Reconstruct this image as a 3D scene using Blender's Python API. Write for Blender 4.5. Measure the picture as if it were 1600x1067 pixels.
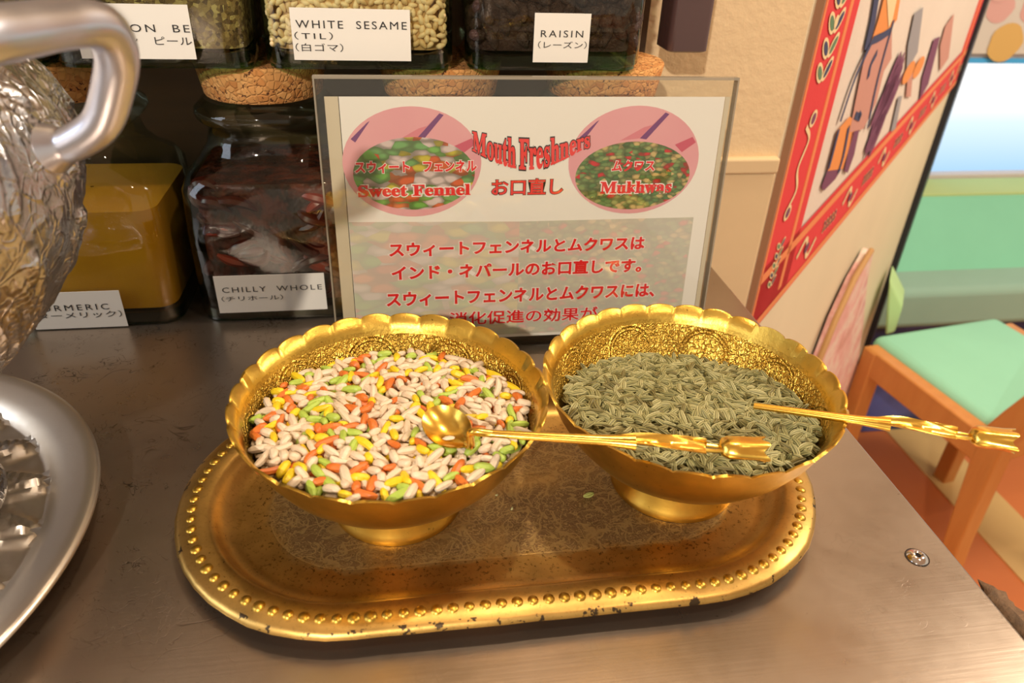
import bpy, bmesh, math, random
from mathutils import Vector, Matrix, noise
PI = math.pi
for o in list(bpy.data.objects): bpy.data.objects.remove(o)
SC = bpy.context.scene
COL = SC.collection

# ------------------------------------------------------------------ camera
F_PX, CAM_H = 1160.0, 0.252
# world axes expressed in camera coordinates (calibrated from the verticals and the counter edge)
RW = Matrix(((0.9886, 0.0465, -0.1429), (-0.1458, 0.5266, -0.8375), (0.0364, 0.8488, 0.5274)))
cd = bpy.data.cameras.new('camera'); cam = bpy.data.objects.new('camera', cd); COL.objects.link(cam)
q = RW.to_quaternion(); q.normalize()
cam.rotation_mode = 'QUATERNION'; cam.rotation_quaternion = q
cam.location = (0, 0, CAM_H)
cd.sensor_width = 36; cd.lens = F_PX / 1600 * 36
cd.clip_start = 0.01; cd.clip_end = 50
cd.dof.use_dof = True; cd.dof.focus_distance = 0.37; cd.dof.aperture_fstop = cd.lens / 1.9
SC.camera = cam
RQ = q.to_matrix()

# ------------------------------------------------------------------ world and exposure
w = bpy.data.worlds.new('world'); SC.world = w; w.use_nodes = True
w.node_tree.nodes['Background'].inputs[0].default_value = (1.0, 0.83, 0.64, 1)
w.node_tree.nodes['Background'].inputs[1].default_value = 0.66
SC.view_settings.view_transform = 'Standard'; SC.view_settings.look = 'None'
SC.view_settings.exposure = 0.0; SC.view_settings.gamma = 1.0
SC.view_settings.use_curve_mapping = False
try:
    SC.cycles.use_denoising = True
    SC.cycles.max_bounces = 10; SC.cycles.transparent_max_bounces = 24
    SC.cycles.caustics_reflective = False; SC.cycles.caustics_refractive = False
except Exception: pass

def lamp(name, kind, loc, energy, color, size=0.05, target=None, **k):
    l = bpy.data.lights.new(name, kind); l.energy = energy; l.color = color
    if kind == 'AREA': l.size = size
    else: l.shadow_soft_size = size
    for a, b in k.items(): setattr(l, a, b)
    o = bpy.data.objects.new(name, l); COL.objects.link(o); o.location = loc
    if target is not None:
        o.rotation_euler = (Vector(target) - Vector(loc)).to_track_quat('-Z', 'Y').to_euler()
    return o
WARM = (1.0, 0.80, 0.58); NEUT = (1.0, 0.90, 0.78)
lamp('key_lamp', 'SPOT', (-.40, -.86, .78), 54, NEUT, 0.018, (0.0, 0.35, 0.02), spot_size=1.5, spot_blend=0.5)
lamp('ceiling_spot', 'SPOT', (0.22, 0.42, 1.30), 20, WARM, 0.025, (0.08, 0.22, 0), spot_size=1.9, spot_blend=0.6)
lamp('ceiling_spot', 'SPOT', (0.55, -0.25, 1.35), 20, WARM, 0.03, (0.15, 0.35, 0), spot_size=1.7, spot_blend=0.6)
lamp('window_daylight', 'AREA', (-1.45, 0.0, 0.7), 14, (0.72, 0.84, 1.0), 0.9, (0.0, 0.3, 0))
lamp('room_lamp', 'AREA', (1.5, 0.5, 1.2), 26, (1, .88, .72), 0.6, (1.2, 1.3, -0.6))

# ------------------------------------------------------------------ back-projection helpers
def ray(px, py):
    return (RQ @ Vector((px - 800, -(py - 533.5), -F_PX))).normalized()
CAMP = Vector((0, 0, CAM_H))
def onp(px, py, P, n):
    r = ray(px, py); n = Vector(n); return CAMP + r * (n.dot(Vector(P) - CAMP) / n.dot(r))
def onz(px, py, z=0): return onp(px, py, (0, 0, z), (0, 0, 1))
def ony(px, py, y): return onp(px, py, (0, y, 0), (0, 1, 0))

# ------------------------------------------------------------------ materials
def lin(c): c /= 255.0; return c / 12.92 if c <= 0.04045 else ((c + 0.055) / 1.055) ** 2.4
def S(r, g, b): return (lin(r), lin(g), lin(b), 1)
class N:
    def __init__(s, name):
        s.m = bpy.data.materials.new(name); s.m.use_nodes = True; s.t = s.m.node_tree
        s.t.nodes.clear(); s.out = s.t.nodes.new('ShaderNodeOutputMaterial')
    def n(s, typ, ins=None, **props):
        x = s.t.nodes.new(typ)
        for k, v in props.items(): setattr(x, k, v)
        for k, v in (ins or {}).items():
            if isinstance(v, bpy.types.NodeSocket): s.t.links.new(v, x.inputs[k])
            else: x.inputs[k].default_value = v
        return x
    def link(s, a, b): s.t.links.new(a, b)
    def math(s, op, a, b=0.0, c=0.0): return s.n('ShaderNodeMath', {0: a, 1: b, 2: c}, operation=op).outputs[0]
    def mix(s, fac, a, b, mode='MIX'):
        x = s.n('ShaderNodeMix', data_type='RGBA', blend_type=mode)
        for i, v in ((0, fac), (6, a), (7, b)):
            if isinstance(v, bpy.types.NodeSocket): s.t.links.new(v, x.inputs[i])
            else: x.inputs[i].default_value = v
        return x.outputs[2]
    def ramp(s, fac, stops, interp='LINEAR'):
        x = s.n('ShaderNodeValToRGB', {0: fac}); r = x.color_ramp; r.interpolation = interp
        while len(r.elements) < len(stops): r.elements.new(0.5)
        for e, (p, c) in zip(r.elements, stops):
            e.position = p; e.color = c if isinstance(c, tuple) else (c, c, c, 1)
        return x.outputs[0]
    def coord(s, kind='Object', scale=None, rot=None):
        o = s.n('ShaderNodeTexCoord').outputs[kind]
        if scale or rot:
            o = s.n('ShaderNodeMapping', {0: o, 3: scale or (1, 1, 1), 2: rot or (0, 0, 0)}).outputs[0]
        return o
    def noise(s, vec, scale, detail=3, rough=0.55, dist=0.0):
        return s.n('ShaderNodeTexNoise', {'Vector': vec, 'Scale': scale, 'Detail': detail, 'Roughness': rough, 'Distortion': dist})
    def vor(s, vec, scale, feature='F1', rnd=1.0):
        return s.n('ShaderNodeTexVoronoi', {'Vector': vec, 'Scale': scale, 'Randomness': rnd}, feature=feature)
    def bump(s, h, strength=0.5, dist=0.001, normal=None):
        i = {'Height': h, 'Strength': strength, 'Distance': dist}
        if normal is not None: i['Normal'] = normal
        return s.n('ShaderNodeBump', i).outputs[0]
    def pbr(s, **k):
        b = s.n('ShaderNodeBsdfPrincipled')
        names = dict(color='Base Color', rough='Roughness', metal='Metallic', normal='Normal', trans='Transmission Weight',
                     ior='IOR', emis='Emission Color', estr='Emission Strength', spec='Specular IOR Level', sss='Subsurface Weight', coat='Coat Weight', crough='Coat Roughness', aniso='Anisotropic', sheen='Sheen Weight')
        for kk, v in k.items():
            i = b.inputs[names[kk]]
            if isinstance(v, bpy.types.NodeSocket): s.t.links.new(v, i)
            else: i.default_value = v
        s.t.links.new(b.outputs[0], s.out.inputs[0]); return s.m
def plain(name, c, rough=0.6, **k): return N(name).pbr(color=c, rough=rough, **k)

def brass_mat(name, base, mode):
    n = N(name); v = n.coord('Object')
    big = n.noise(v, 38, 4).outputs[0]; fine = n.noise(v, 420, 4, .7).outputs[0]
    col = n.mix(n.ramp(big, [(.35, 0.0), (.68, 1.0)]), base, tuple(x * .62 for x in base[:3]) + (1,))
    spots = n.ramp(n.noise(v, 650, 2, .6).outputs[0], [(.68, 0.0), (.72, 1.0)])
    gate = n.ramp(big, [(.45, 0.0), (.6, 1.0)])
    dirt = n.math('MULTIPLY', spots, gate)
    col = n.mix(n.math('MULTIPLY', dirt, .8), col, S(60, 38, 16))
    h = n.math('MULTIPLY', fine, .25); bs, bd = .22, .0006; metal = 1.0
    rough = n.math('ADD', n.math('MULTIPLY', big, .18), .26)
    if mode == 'engraved':          # uv: u = turns, v = metres along the profile * 10
        uv = n.n('ShaderNodeTexCoord').outputs['UV']
        sx = n.n('ShaderNodeSeparateXYZ', {0: uv}); U, V = sx.outputs[0], sx.outputs[1]
        u8 = n.math('MULTIPLY', U, 9.0); fu = n.math('SUBTRACT', n.math('FRACT', u8), .5)
        du = n.math('MULTIPLY', fu, .046); dv = n.math('SUBTRACT', V, .0600)
        d = n.math('SQRT', n.math('ADD', n.math('MULTIPLY', du, du), n.math('MULTIPLY', dv, dv)))
        ring = n.math('SUBTRACT', 1.0, n.math('MULTIPLY', n.math('ABSOLUTE', n.math('SUBTRACT', d, .0155)), 1100.0)); ring = n.math('MAXIMUM', ring, 0.0)
        ring2 = n.math('SUBTRACT', 1.0, n.math('MULTIPLY', n.math('ABSOLUTE', n.math('SUBTRACT', d, .0135)), 1600.0)); ring2 = n.math('MAXIMUM', ring2, 0.0)
        ang = n.math('ARCTAN2', du, dv)
        petal = n.math('SINE', n.math('MULTIPLY', ang, 8.0))
        pet = n.math('MULTIPLY', n.math('LESS_THAN', d, n.math('ADD', .006, n.math('MULTIPLY', petal, .0032))), .9)
        sv = n.n('ShaderNodeCombineXYZ', {0: n.math('MULTIPLY', U, .41), 1: V}).outputs[0]
        wob = n.noise(sv, 160, 2).outputs[1]
        sv2 = n.n('ShaderNodeMix', {0: .010, 4: sv, 5: wob}, data_type='VECTOR').outputs[1]
        leaf = n.vor(sv2, 330, 'DISTANCE_TO_EDGE').outputs[0]
        leafh = n.ramp(leaf, [(.02, 0.0), (.16, 1.0)])
        vein = n.n('ShaderNodeTexWave', {'Vector': sv, 'Scale': 250, 'Distortion': 14, 'Detail': 2}).outputs[1]
        scroll = n.math('ADD', n.math('MULTIPLY', leafh, .65), n.math('MULTIPLY', vein, .3))
        band = n.math('MULTIPLY', n.ramp(V, [(.0, 1.0), (.0755, 1.0), (.0760, 0.0)], 'CONSTANT'), 1.0)
        hh = n.math('ADD', n.math('MULTIPLY', scroll, band), n.math('MULTIPLY', n.math('ADD', ring, ring2), .9))
        hh = n.math('ADD', hh, pet)
        hh = n.math('MULTIPLY', hh, n.math('LESS_THAN', V, .0760))
        h = n.math('ADD', h, hh); bs, bd = .75, .0007
        rough = n.math('ADD', n.math('MULTIPLY', big, .16), .25)
        col = n.mix(n.math('MULTIPLY', n.math('SUBTRACT', 1.0, leafh), n.math('MULTIPLY', band, .35)), col, S(110, 66, 14))
    if mode == 'tray':
        # tarnished engraved field in the middle: stadium distance from the long axis
        sx = n.n('ShaderNodeSeparateXYZ', {0: v}); X, Y = sx.outputs[0], sx.outputs[1]
        ax = n.math('MAXIMUM', n.math('SUBTRACT', n.math('ABSOLUTE', X), .069), 0.0)
        r = n.math('SQRT', n.math('ADD', n.math('MULTIPLY', ax, ax), n.math('MULTIPLY', Y, Y)))
        rn = n.math('ADD', r, n.math('MULTIPLY', n.math('SUBTRACT', n.noise(v, 90, 4, .7).outputs[0], .5), .012))
        field = n.ramp(rn, [(.0385, 1.0), (.043, 0.0)])
        wv = n.n('ShaderNodeMix', {0: .006, 4: v, 5: n.noise(v, 120, 2).outputs[1]}, data_type='VECTOR').outputs[1]
        c1 = n.math('ABSOLUTE', n.math('SUBTRACT', n.noise(v, 62, 1, .5, 1.6).outputs[0], .5)); c2 = n.math('ABSOLUTE', n.math('SUBTRACT', n.noise(v, 100, 1, .5, 1.2).outputs[0], .47))
        lines = n.math('MAXIMUM', n.ramp(c1, [(.0, 1.0), (.016, .9), (.03, 0.0)]), n.ramp(c2, [(.0, 1.0), (.014, .9), (.026, 0.0)]))
        curl = n.n('ShaderNodeTexWave', {'Vector': wv, 'Scale': 120, 'Distortion': 22, 'Detail': 2, 'Detail Scale': 2.0}, wave_type='RINGS').outputs[1]
        lines = n.math('MAXIMUM', lines, n.math('MULTIPLY', n.ramp(curl, [(.80, 0.0), (.93, 1.0)]), .9))
        inside = n.math('LESS_THAN', r, .0405)
        edge = n.math('SUBTRACT', 1.0, n.math('MULTIPLY', n.math('ABSOLUTE', n.math('SUBTRACT', r, .0405)), 1800.0)); edge = n.math('MAXIMUM', edge, 0.0)
        eng = n.math('MAXIMUM', n.math('MULTIPLY', lines, inside), edge)
        patch = n.ramp(n.noise(v, 26, 3, .6).outputs[0], [(.30, .35), (.55, 1.0)])
        tarn = n.math('MULTIPLY', field, patch)
        col = n.mix(n.math('MULTIPLY', tarn, .85), col, S(118, 90, 60)); metal = n.math('SUBTRACT', 1.0, n.math('MULTIPLY', tarn, .35))
        col = n.mix(n.math('MULTIPLY', eng, .5), col, S(206, 172, 104))
        pit = n.ramp(n.noise(v, 520, 3, .75).outputs[0], [(.57, 0.0), (.62, 1.0)])
        pg = n.math('MULTIPLY', pit, n.ramp(rn, [(.030, .25), (.044, 1.0), (.057, .2)]))
        col = n.mix(n.math('MULTIPLY', pg, .75), col, S(64, 42, 20))
        # chipped plating on the outer lip
        chip = n.math('MULTIPLY', n.math('GREATER_THAN', r, .0772), n.ramp(n.noise(v, 150, 3, .7).outputs[0], [(.60, 0.0), (.63, 1.0)]))
        col = n.mix(chip, col, S(80, 66, 50))
        h = n.math('ADD', h, n.math('MULTIPLY', eng, -.5)); bs, bd = .35, .0005
        rough = n.math('ADD', n.math('ADD', .35, n.math('MULTIPLY', tarn, .14)), n.math('MULTIPLY', big, .08))
    return n.pbr(color=col, metal=metal, rough=rough, normal=n.bump(h, bs, bd))
GOLD = S(222, 178, 78)
M_BRASS = brass_mat('brass', GOLD, 'plain')
M_ENGR = brass_mat('engraved_brass', S(236, 196, 90), 'engraved')
M_TRAY = brass_mat('tray_brass', S(216, 174, 98), 'tray')
n = N('spoon_brass'); v = n.coord('Object')
M_SPOON = n.pbr(color=S(242, 198, 90), metal=1.0, rough=.22, normal=n.bump(n.noise(v, 300, 3).outputs[0], .12, .0005))

def silver_mat():
    n = N('silver'); v = n.coord('Object')
    col = n.mix(n.noise(v, 60, 4, .7).outputs[0], S(160, 158, 160), S(232, 232, 236))
    c1 = n.math('ABSOLUTE', n.math('SUBTRACT', n.noise(v, 42, 1, .5, 1.4).outputs[0], .5)); c2 = n.math('ABSOLUTE', n.math('SUBTRACT', n.noise(v, 130, 1, .5, .6).outputs[0], .5))
    hh = n.math('ADD', n.ramp(c1, [(0, 1.0), (.05, 0.0)]), n.math('MULTIPLY', n.ramp(c2, [(0, 1.0), (.06, 0.0)]), .6)); hh = n.math('ADD', hh, n.math('MULTIPLY', n.noise(v, 500, 2).outputs[0], .4))
    return n.pbr(color=col, metal=1.0, rough=.27, normal=n.bump(hh, .36, .0011))
M_SILVER = silver_mat()
n = N('brushed_silver'); v = n.coord('Object')
M_SILVER2 = n.pbr(color=S(216, 206, 192), metal=1.0, rough=.38, normal=n.bump(n.noise(v, 160, 3).outputs[0], .1, .0008))

def steel_mat():
    n = N('stainless_steel'); v = n.coord('Object')
    scr = 0.0
    for sc, off, dist in ((34, 0.0, 1.6), (58, 3.7, 2.2), (90, 9.1, 1.2), (150, 5.3, 1.0)):
        ov = n.n('ShaderNodeMapping', {0: v, 1: (off, off * .7, 0), 2: (0, 0, off)}).outputs[0]
        c = n.math('ABSOLUTE', n.math('SUBTRACT', n.noise(ov, sc, 2, .5, dist).outputs[0], .5))
        m = n.ramp(n.noise(ov, sc * .55, 2, .5).outputs[0], [(.56, 0.0), (.60, 1.0)])
        scr = n.math('MAXIMUM', scr, n.math('MULTIPLY', n.ramp(c, [(0.0, 1.0), (.013, 0.0)]), m))
    sx = n.n('ShaderNodeSeparateXYZ', {0: v})
    gate = n.math('MULTIPLY', n.ramp(n.noise(v, 9, 3).outputs[0], [(.40, .05), (.6, 1.0)]),
                  n.n('ShaderNodeMapRange', {0: sx.outputs[0], 1: -.02, 2: -.10, 3: .12, 4: 1.0}).outputs[0])
    scr = n.math('MULTIPLY', scr, gate)
    blotch = n.noise(v, 7, 4, .6).outputs[0]
    col = n.mix(blotch, S(158, 141, 124), S(182, 166, 150))
    col = n.mix(n.math('MULTIPLY', scr, .8), col, S(54, 42, 32))
    grain = n.noise(n.coord('Object', (14, 700, 1)), 1.0, 2).outputs[0]
    specks = n.ramp(n.noise(v, 210, 2, .8).outputs[0], [(.735, 0.0), (.76, 1.0)])
    col = n.mix(n.math('MULTIPLY', specks, .5), col, S(92, 82, 74))
    rough = n.math('ADD', .22, n.math('MULTIPLY', n.noise(v, 30, 4, .7).outputs[0], .16))
    h = n.math('ADD', n.math('MULTIPLY', grain, .10), n.math('ADD', n.math('MULTIPLY', scr, -.3), n.math('MULTIPLY', n.noise(v, 18, 3).outputs[0], .9)))
    return n.pbr(color=col, metal=.93, rough=rough, normal=n.bump(h, .22, .0012))
M_STEEL = steel_mat()
M_CHROME = plain('chrome', S(225, 222, 220), .12, metal=1.0)

def glass_mat(name, face, edge, refl=1.0, rough=.03):
    # thin-walled tinted glass: clear head on, greener along the edges, with fresnel reflections
    n = N(name)
    fac = n.n('ShaderNodeLayerWeight', {0: .30}).outputs[1]
    col = n.mix(n.math('POWER', fac, 2.0), face, edge)
    tr = n.n('ShaderNodeBsdfTransparent', {0: col})
    wob = n.bump(n.noise(n.coord('Object'), 28, 2).outputs[0], .25, .002)
    gl = n.n('ShaderNodeBsdfGlossy', {0: (1, 1, 1, 1), 'Roughness': rough, 'Normal': wob})
    fr = n.math('ADD', .038, n.math('MULTIPLY', n.math('POWER', n.n('ShaderNodeLayerWeight', {0: .5}).outputs[1], 5.0), .9))
    mx = n.n('ShaderNodeMixShader', {0: n.math('MULTIPLY', fr, refl), 1: tr.outputs[0], 2: gl.outputs[0]})
    n.link(mx.outputs[0], n.out.inputs[0]); return n.m
M_GLASS = glass_mat('green_tinted_glass', S(238, 243, 232), S(64, 124, 88))
M_GLASSB = glass_mat('thick_green_glass', S(112, 172, 134), S(24, 84, 54), 1.3)
M_ACRYL = glass_mat('clear_acrylic', S(252, 252, 250), S(238, 236, 230), .8)
n = N('acrylic_edge'); 
mx = n.n('ShaderNodeMixShader', {0: .55, 1: n.n('ShaderNodeBsdfTransparent', {0: S(214, 208, 196)}).outputs[0],
     2: n.n('ShaderNodeBsdfPrincipled', {'Base Color': S(188, 176, 154), 'Roughness': .15}).outputs[0]}); n.link(mx.outputs[0], n.out.inputs[0]); M_AEDGE = n.m

def cork_mat():
    n = N('cork'); v = n.coord('Object')
    vo = n.vor(v, 260); cell = n.ramp(n.n('ShaderNodeSeparateColor', {0: vo.outputs[1]}).outputs[0], [(0, S(196, 128, 66)), (.5, S(214, 150, 84)), (1, S(228, 168, 100))])
    crk = n.ramp(n.noise(v, 330, 2, .7).outputs[0], [(.60, 0.0), (.66, 1.0)])
    col = n.mix(crk, cell, S(92, 48, 22))
    e = n.vor(v, 260, 'DISTANCE_TO_EDGE').outputs[0]
    h = n.math('SUBTRACT', n.ramp(e, [(0, 0.0), (.15, 1.0)]), crk)
    return n.pbr(color=col, rough=.85, normal=n.bump(h, .7, .0008))
M_CORK = cork_mat()
def plaster(name, c, sc=150, st=.5, dist=.0015):
    n = N(name); v = n.coord('Object')
    a = n.noise(v, sc, 4, .6).outputs[0]; b = n.noise(v, 6, 3).outputs[0]
    col = n.mix(b, c, tuple(x * .86 for x in c[:3]) + (1,))
    return n.pbr(color=col, rough=.9, normal=n.bump(n.math('ADD', a, n.math('MULTIPLY', n.noise(v, sc * .3, 3).outputs[0], .8)), st, dist))
M_WALL = plaster('cream_plaster', S(232, 204, 160))
M_WALLS = plaster('smooth_cream_wall', S(224, 196, 152), 60, .2)
M_PANEL = plaster('pale_painted_panel', S(226, 212, 178), 40, .1)
M_CEIL = plaster('ceiling_paint', S(230, 216, 192), 60, .2)
M_BLACK = plain('black_trim', S(28, 30, 38), .5)
M_PAPER = plain('white_paper', S(238, 230, 216), .55)
M_INK = plain('black_ink', S(22, 18, 18), .6)
M_RED = plain('red_ink', S(232, 28, 34), .5)
M_DRED = plain('bright_red_ink', S(240, 60, 56), .5)
M_OUTL = plain('white_outline_ink', S(250, 240, 232), .5)

# ------------------------------------------------------------------ mesh helpers
class MB:
    def __init__(s): s.v = []; s.f = []; s.mi = []; s.uv = {}
    def add(s, vs, fs, mi=0):
        b = len(s.v); s.v += [tuple(p) for p in vs]; s.f += [tuple(b + i for i in f) for f in fs]; s.mi += [mi] * len(fs)
    def box(s, x0, x1, y0, y1, z0, z1, mi=0, M=None):
        vs = [Vector((x, y, z)) for z in (z0, z1) for y in (y0, y1) for x in (x0, x1)]
        if M: vs = [M @ p for p in vs]
        s.add(vs, [(0, 2, 3, 1), (4, 5, 7, 6), (0, 1, 5, 4), (2, 6, 7, 3), (0, 4, 6, 2), (1, 3, 7, 5)], mi)
    def grid(s, rows, closed=False, mi=0, caps=False):
        n = len(rows[0]); vs = [p for r in rows for p in r]; fs = []
        for i in range(len(rows) - 1):
            for j in range(n if closed else n - 1):
                k = (j + 1) % n; fs.append((i * n + j, i * n + k, (i + 1) * n + k, (i + 1) * n + j))
        if caps: fs.append(tuple(range(n - 1, -1, -1))); fs.append(tuple((len(rows) - 1) * n + j for j in range(n)))
        s.add(vs, fs, mi)
    def tube(s, pts, rad, seg=12, mi=0, flat=1.0, up=(0, 0, 1), caps=True):
        pts = [Vector(p) for p in pts]; rows = []; nrm = None
        for i, p in enumerate(pts):
            t = (pts[min(i + 1, len(pts) - 1)] - pts[max(i - 1, 0)]).normalized()
            if nrm is None:
                nrm = Vector(up) - t * t.dot(Vector(up)); nrm.normalize()
            else: nrm = (nrm - t * t.dot(nrm)).normalized()
            b = t.cross(nrm); r = rad[i] if isinstance(rad, (list, tuple)) else rad
            fl = flat[i] if isinstance(flat, (list, tuple)) else flat
            rows.append([p + nrm * (r * fl * math.cos(a)) + b * (r * math.sin(a)) for a in [2 * PI * j / seg for j in range(seg)]])
        s.grid(rows, True, mi, caps)
    def build(s, name, mat, parent=None, smooth=True, sharp=40):
        me = bpy.data.meshes.new(name); me.from_pydata(s.v, [], s.f)
        for m in (mat if isinstance(mat, (list, tuple)) else [mat]): me.materials.append(m)
        if len(set(s.mi)) > 1: me.polygons.foreach_set('material_index', s.mi)
        me.update()
        o = bpy.data.objects.new(name, me); COL.objects.link(o)
        if parent: o.parent = parent
        if smooth:
            me.polygons.foreach_set('use_smooth', [True] * len(me.polygons))
            try: me.set_sharp_from_angle(angle=math.radians(sharp))
            except Exception: pass
        return o
def catmull(pts, n=8):
    pts = [Vector(p) for p in pts]; P = [pts[0] * 2 - pts[1]] + pts + [pts[-1] * 2 - pts[-2]]; out = []
    for i in range(1, len(P) - 2):
        for k in range(n):
            t = k / n; a, b, c, d = P[i - 1:i + 3]
            out.append(.5 * ((2 * b) + (c - a) * t + (2 * a - 5 * b + 4 * c - d) * t * t + (3 * b - a - 3 * c + d) * t ** 3))
    return out + [pts[-1]]
def tag(o, label=None, cat=None, group=None, kind=None):
    if label: o['label'] = label
    if cat: o['category'] = cat
    if group: o['group'] = group
    if kind: o['kind'] = kind
    return o
def empty(name, loc=(0, 0, 0), rot=(0, 0, 0)):
    o = bpy.data.objects.new(name, None); COL.objects.link(o); o.location = loc; o.rotation_euler = rot; o.empty_display_size = .01; return o
def bevel(o, wd, seg=3, lim=30):
    m = o.modifiers.new('bevel', 'BEVEL'); m.width = wd; m.segments = seg; m.limit_method = 'ANGLE'; m.angle_limit = math.radians(lim); return o
def lathe_rows(prof, seg, fn=None):
    return [[Vector((r * math.cos(2 * PI * j / seg), r * math.sin(2 * PI * j / seg), z)) if fn is None else fn(i, r, z, 2 * PI * j / seg) for j in range(seg)] for i, (r, z) in enumerate(prof)]

def text_verts(body, offset=0.0, res=3, spacing=1.0):
    c = bpy.data.curves.new('t', 'FONT'); c.body = body; c.resolution_u = res; c.offset = offset; c.space_character = spacing
    o = bpy.data.objects.new('t', c); COL.objects.link(o)
    dg = bpy.context.evaluated_depsgraph_get()
    me = bpy.data.meshes.new_from_object(o.evaluated_get(dg))
    vs = [v.co.copy() for v in me.vertices]; fs = [tuple(p.vertices) for p in me.polygons]
    bpy.data.objects.remove(o); bpy.data.curves.remove(c); bpy.data.meshes.remove(me)
    return vs, fs
def fit_text(mb, body, x0, x1, y0, y1, lift, T, offset=0.0, mi=0, spacing=1.0, warp=None, ref=None, bounds=None):
    """letters stretched into the box x0..x1, y0..y1 of the local plane T(s, t, lift)"""
    vs, fs = text_verts(body, offset, 3, spacing)
    b = bounds or (min(v.x for v in vs), max(v.x for v in vs), min(v.y for v in vs), max(v.y for v in vs))
    out = []
    for v in vs:
        a = (v.x - b[0]) / (b[1] - b[0]); c = (v.y - b[2]) / (b[3] - b[2])
        if warp: sx, sy = warp(a, c)
        else: sx, sy = x0 + (x1 - x0) * a, y0 + (y1 - y0) * c
        out.append(T(sx, sy, lift))
    mb.add(out, fs, mi); return b

# ================================================================== THE SETTING
FLOOR = -1.0
CX = 0.2415      # right edge of the counter
WY = 0.562       # back wall
WC = Vector((0.312, WY, 0))                   # wall corner
WD = Vector((0.695, 0.719, 0)).normalized()   # run of the slanting wall
WN = Vector((WD.y, -WD.x, 0))                 # its face normal, towards the room
mb = MB(); mb.box(-2.2, 3.6, -2.2, 2.6, FLOOR - .05, FLOOR)
def floor_mat():
    n = N('terracotta_floor'); v = n.coord('Object')
    c = n.mix(n.noise(v, 3, 4).outputs[0], S(226, 138, 78), S(204, 112, 62))
    return n.pbr(color=c, rough=.45)
tag(mb.build('floor', floor_mat(), smooth=False), 'orange terracotta floor', kind='structure')
M_CREAMT = plain('cream_floor_band', S(222, 186, 122), .5)
# cream bands let into the floor
mb = MB()
a0, a1 = onz(1405, 700, FLOOR), onz(1600, 965, FLOOR)
mb.box(1.30, 1.44, -.3, 2.3, FLOOR, FLOOR + .004); mb.box(1.44, 3.2, .50, .62, FLOOR, FLOOR + .004)
tag(mb.build('trim_1', M_CREAMT, smooth=False), 'cream band across the orange floor', kind='structure')
mb = MB(); mb.box(-2.2, WC.x, WY, WY + .12, FLOOR, 1.5)
back = tag(mb.build('wall_back', M_WALL, smooth=False), 'cream rough plastered wall behind the jars', kind='structure')
mb = MB(); mb.box(-2.2, WC.x - .001, WY - .006, WY + .001, FLOOR, .054)
mb.box(-2.2, WC.x - .001, WY - .0080, WY + .001, .054, .067)
tag(bevel(mb.build('baseboard_back', M_WALLS, smooth=False), .002), 'smooth cream dado with a shallow ledge', kind='structure')
WL = 1.15
mb = MB(); z0, z1 = FLOOR, 1.5
A = WC; B = WC + WD * WL; Cc = B - WN * .11; D = A - WN * .11 + Vector((0, .11, 0))
mb.add([(p.x, p.y, z) for z in (z0, z1) for p in (A, B, Cc, D)], [(3, 2, 1, 0), (4, 5, 6, 7), (0, 1, 5, 4), (1, 2, 6, 5), (2, 3, 7, 6), (3, 0, 4, 7)])
tag(mb.build('wall_right', M_PANEL, smooth=False), 'pale wall running away on the slant, hung with a red-bordered textile', kind='structure')
def wl(u, z, d=0.0): p = WC + WD * u + WN * d; return Vector((p.x, p.y, z))
def on_wall(px, py):
    p = onp(px, py, WC, WN); return (p - WC).dot(WD), p.z
mb = MB(); vs = [wl(u, z, d) for z in (FLOOR, 1.5) for (u, d) in ((WL - .022, .0), (WL - .022, .012), (WL + .012, .012), (WL + .012, -.11))]
mb.add(vs, [(0, 1, 5, 4), (1, 2, 6, 5), (2, 3, 7, 6), (4, 5, 6, 7)])
tag(mb.build('trim_2', M_BLACK, smooth=False), 'black edge strip at the end of the slanting wall', kind='structure')
mb = MB(); mb.box(-2.2, 3.6, -2.2, 2.6, 1.5, 1.6)
tag(mb.build('ceiling', M_CEIL, smooth=False), 'pale ceiling', kind='structure')
# far wall with the bright window
FY = onz(1500, 421, -.545).y + .26
wx0 = ony(1503, 90, FY).x; wz1 = ony(1503, 90, FY).z; wz0 = ony(1560, 272, FY).z
mb = MB(); mb.box(.9, wx0, FY, FY + .1, FLOOR, 1.5); mb.box(wx0, 3.6, FY, FY + .1, wz1, 1.5); mb.box(wx0, 3.6, FY, FY + .1, FLOOR, wz0)
tag(mb.build('wall_far', plaster('far_wall_paper', S(216, 204, 196), 30, .1), smooth=False), 'pale far wall above the mint bench', kind='structure')
n = N('window_daylight'); sx = n.n('ShaderNodeSeparateXYZ', {0: n.coord('Generated')})
col = n.ramp(sx.outputs[2], [(0.0, (.42, .66, .92, 1)), (.45, (.72, .88, 1, 1)), (.62, (1, 1, 1, 1))])
em = n.n('ShaderNodeEmission', {0: col, 1: 1.15}); n.link(em.outputs[0], n.out.inputs[0])
win = empty('window_1', (wx0, FY, wz0)); tag(win, 'bright window with blue frame over the mint bench', kind='structure')
mb = MB(); mb.box(.008, 1.9, .03, .05, 0, wz1 - wz0 - .008); mb.build('pane', n.m, win, False)
mb = MB(); mb.box(0, .012, -.006, .04, 0, wz1 - wz0); mb.box(.012, 1.9, -.006, .04, wz1 - wz0 - .012, wz1 - wz0)
mb.build('window_frame', plain('blue_frame', S(70, 170, 232), .5), win, False)

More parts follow.
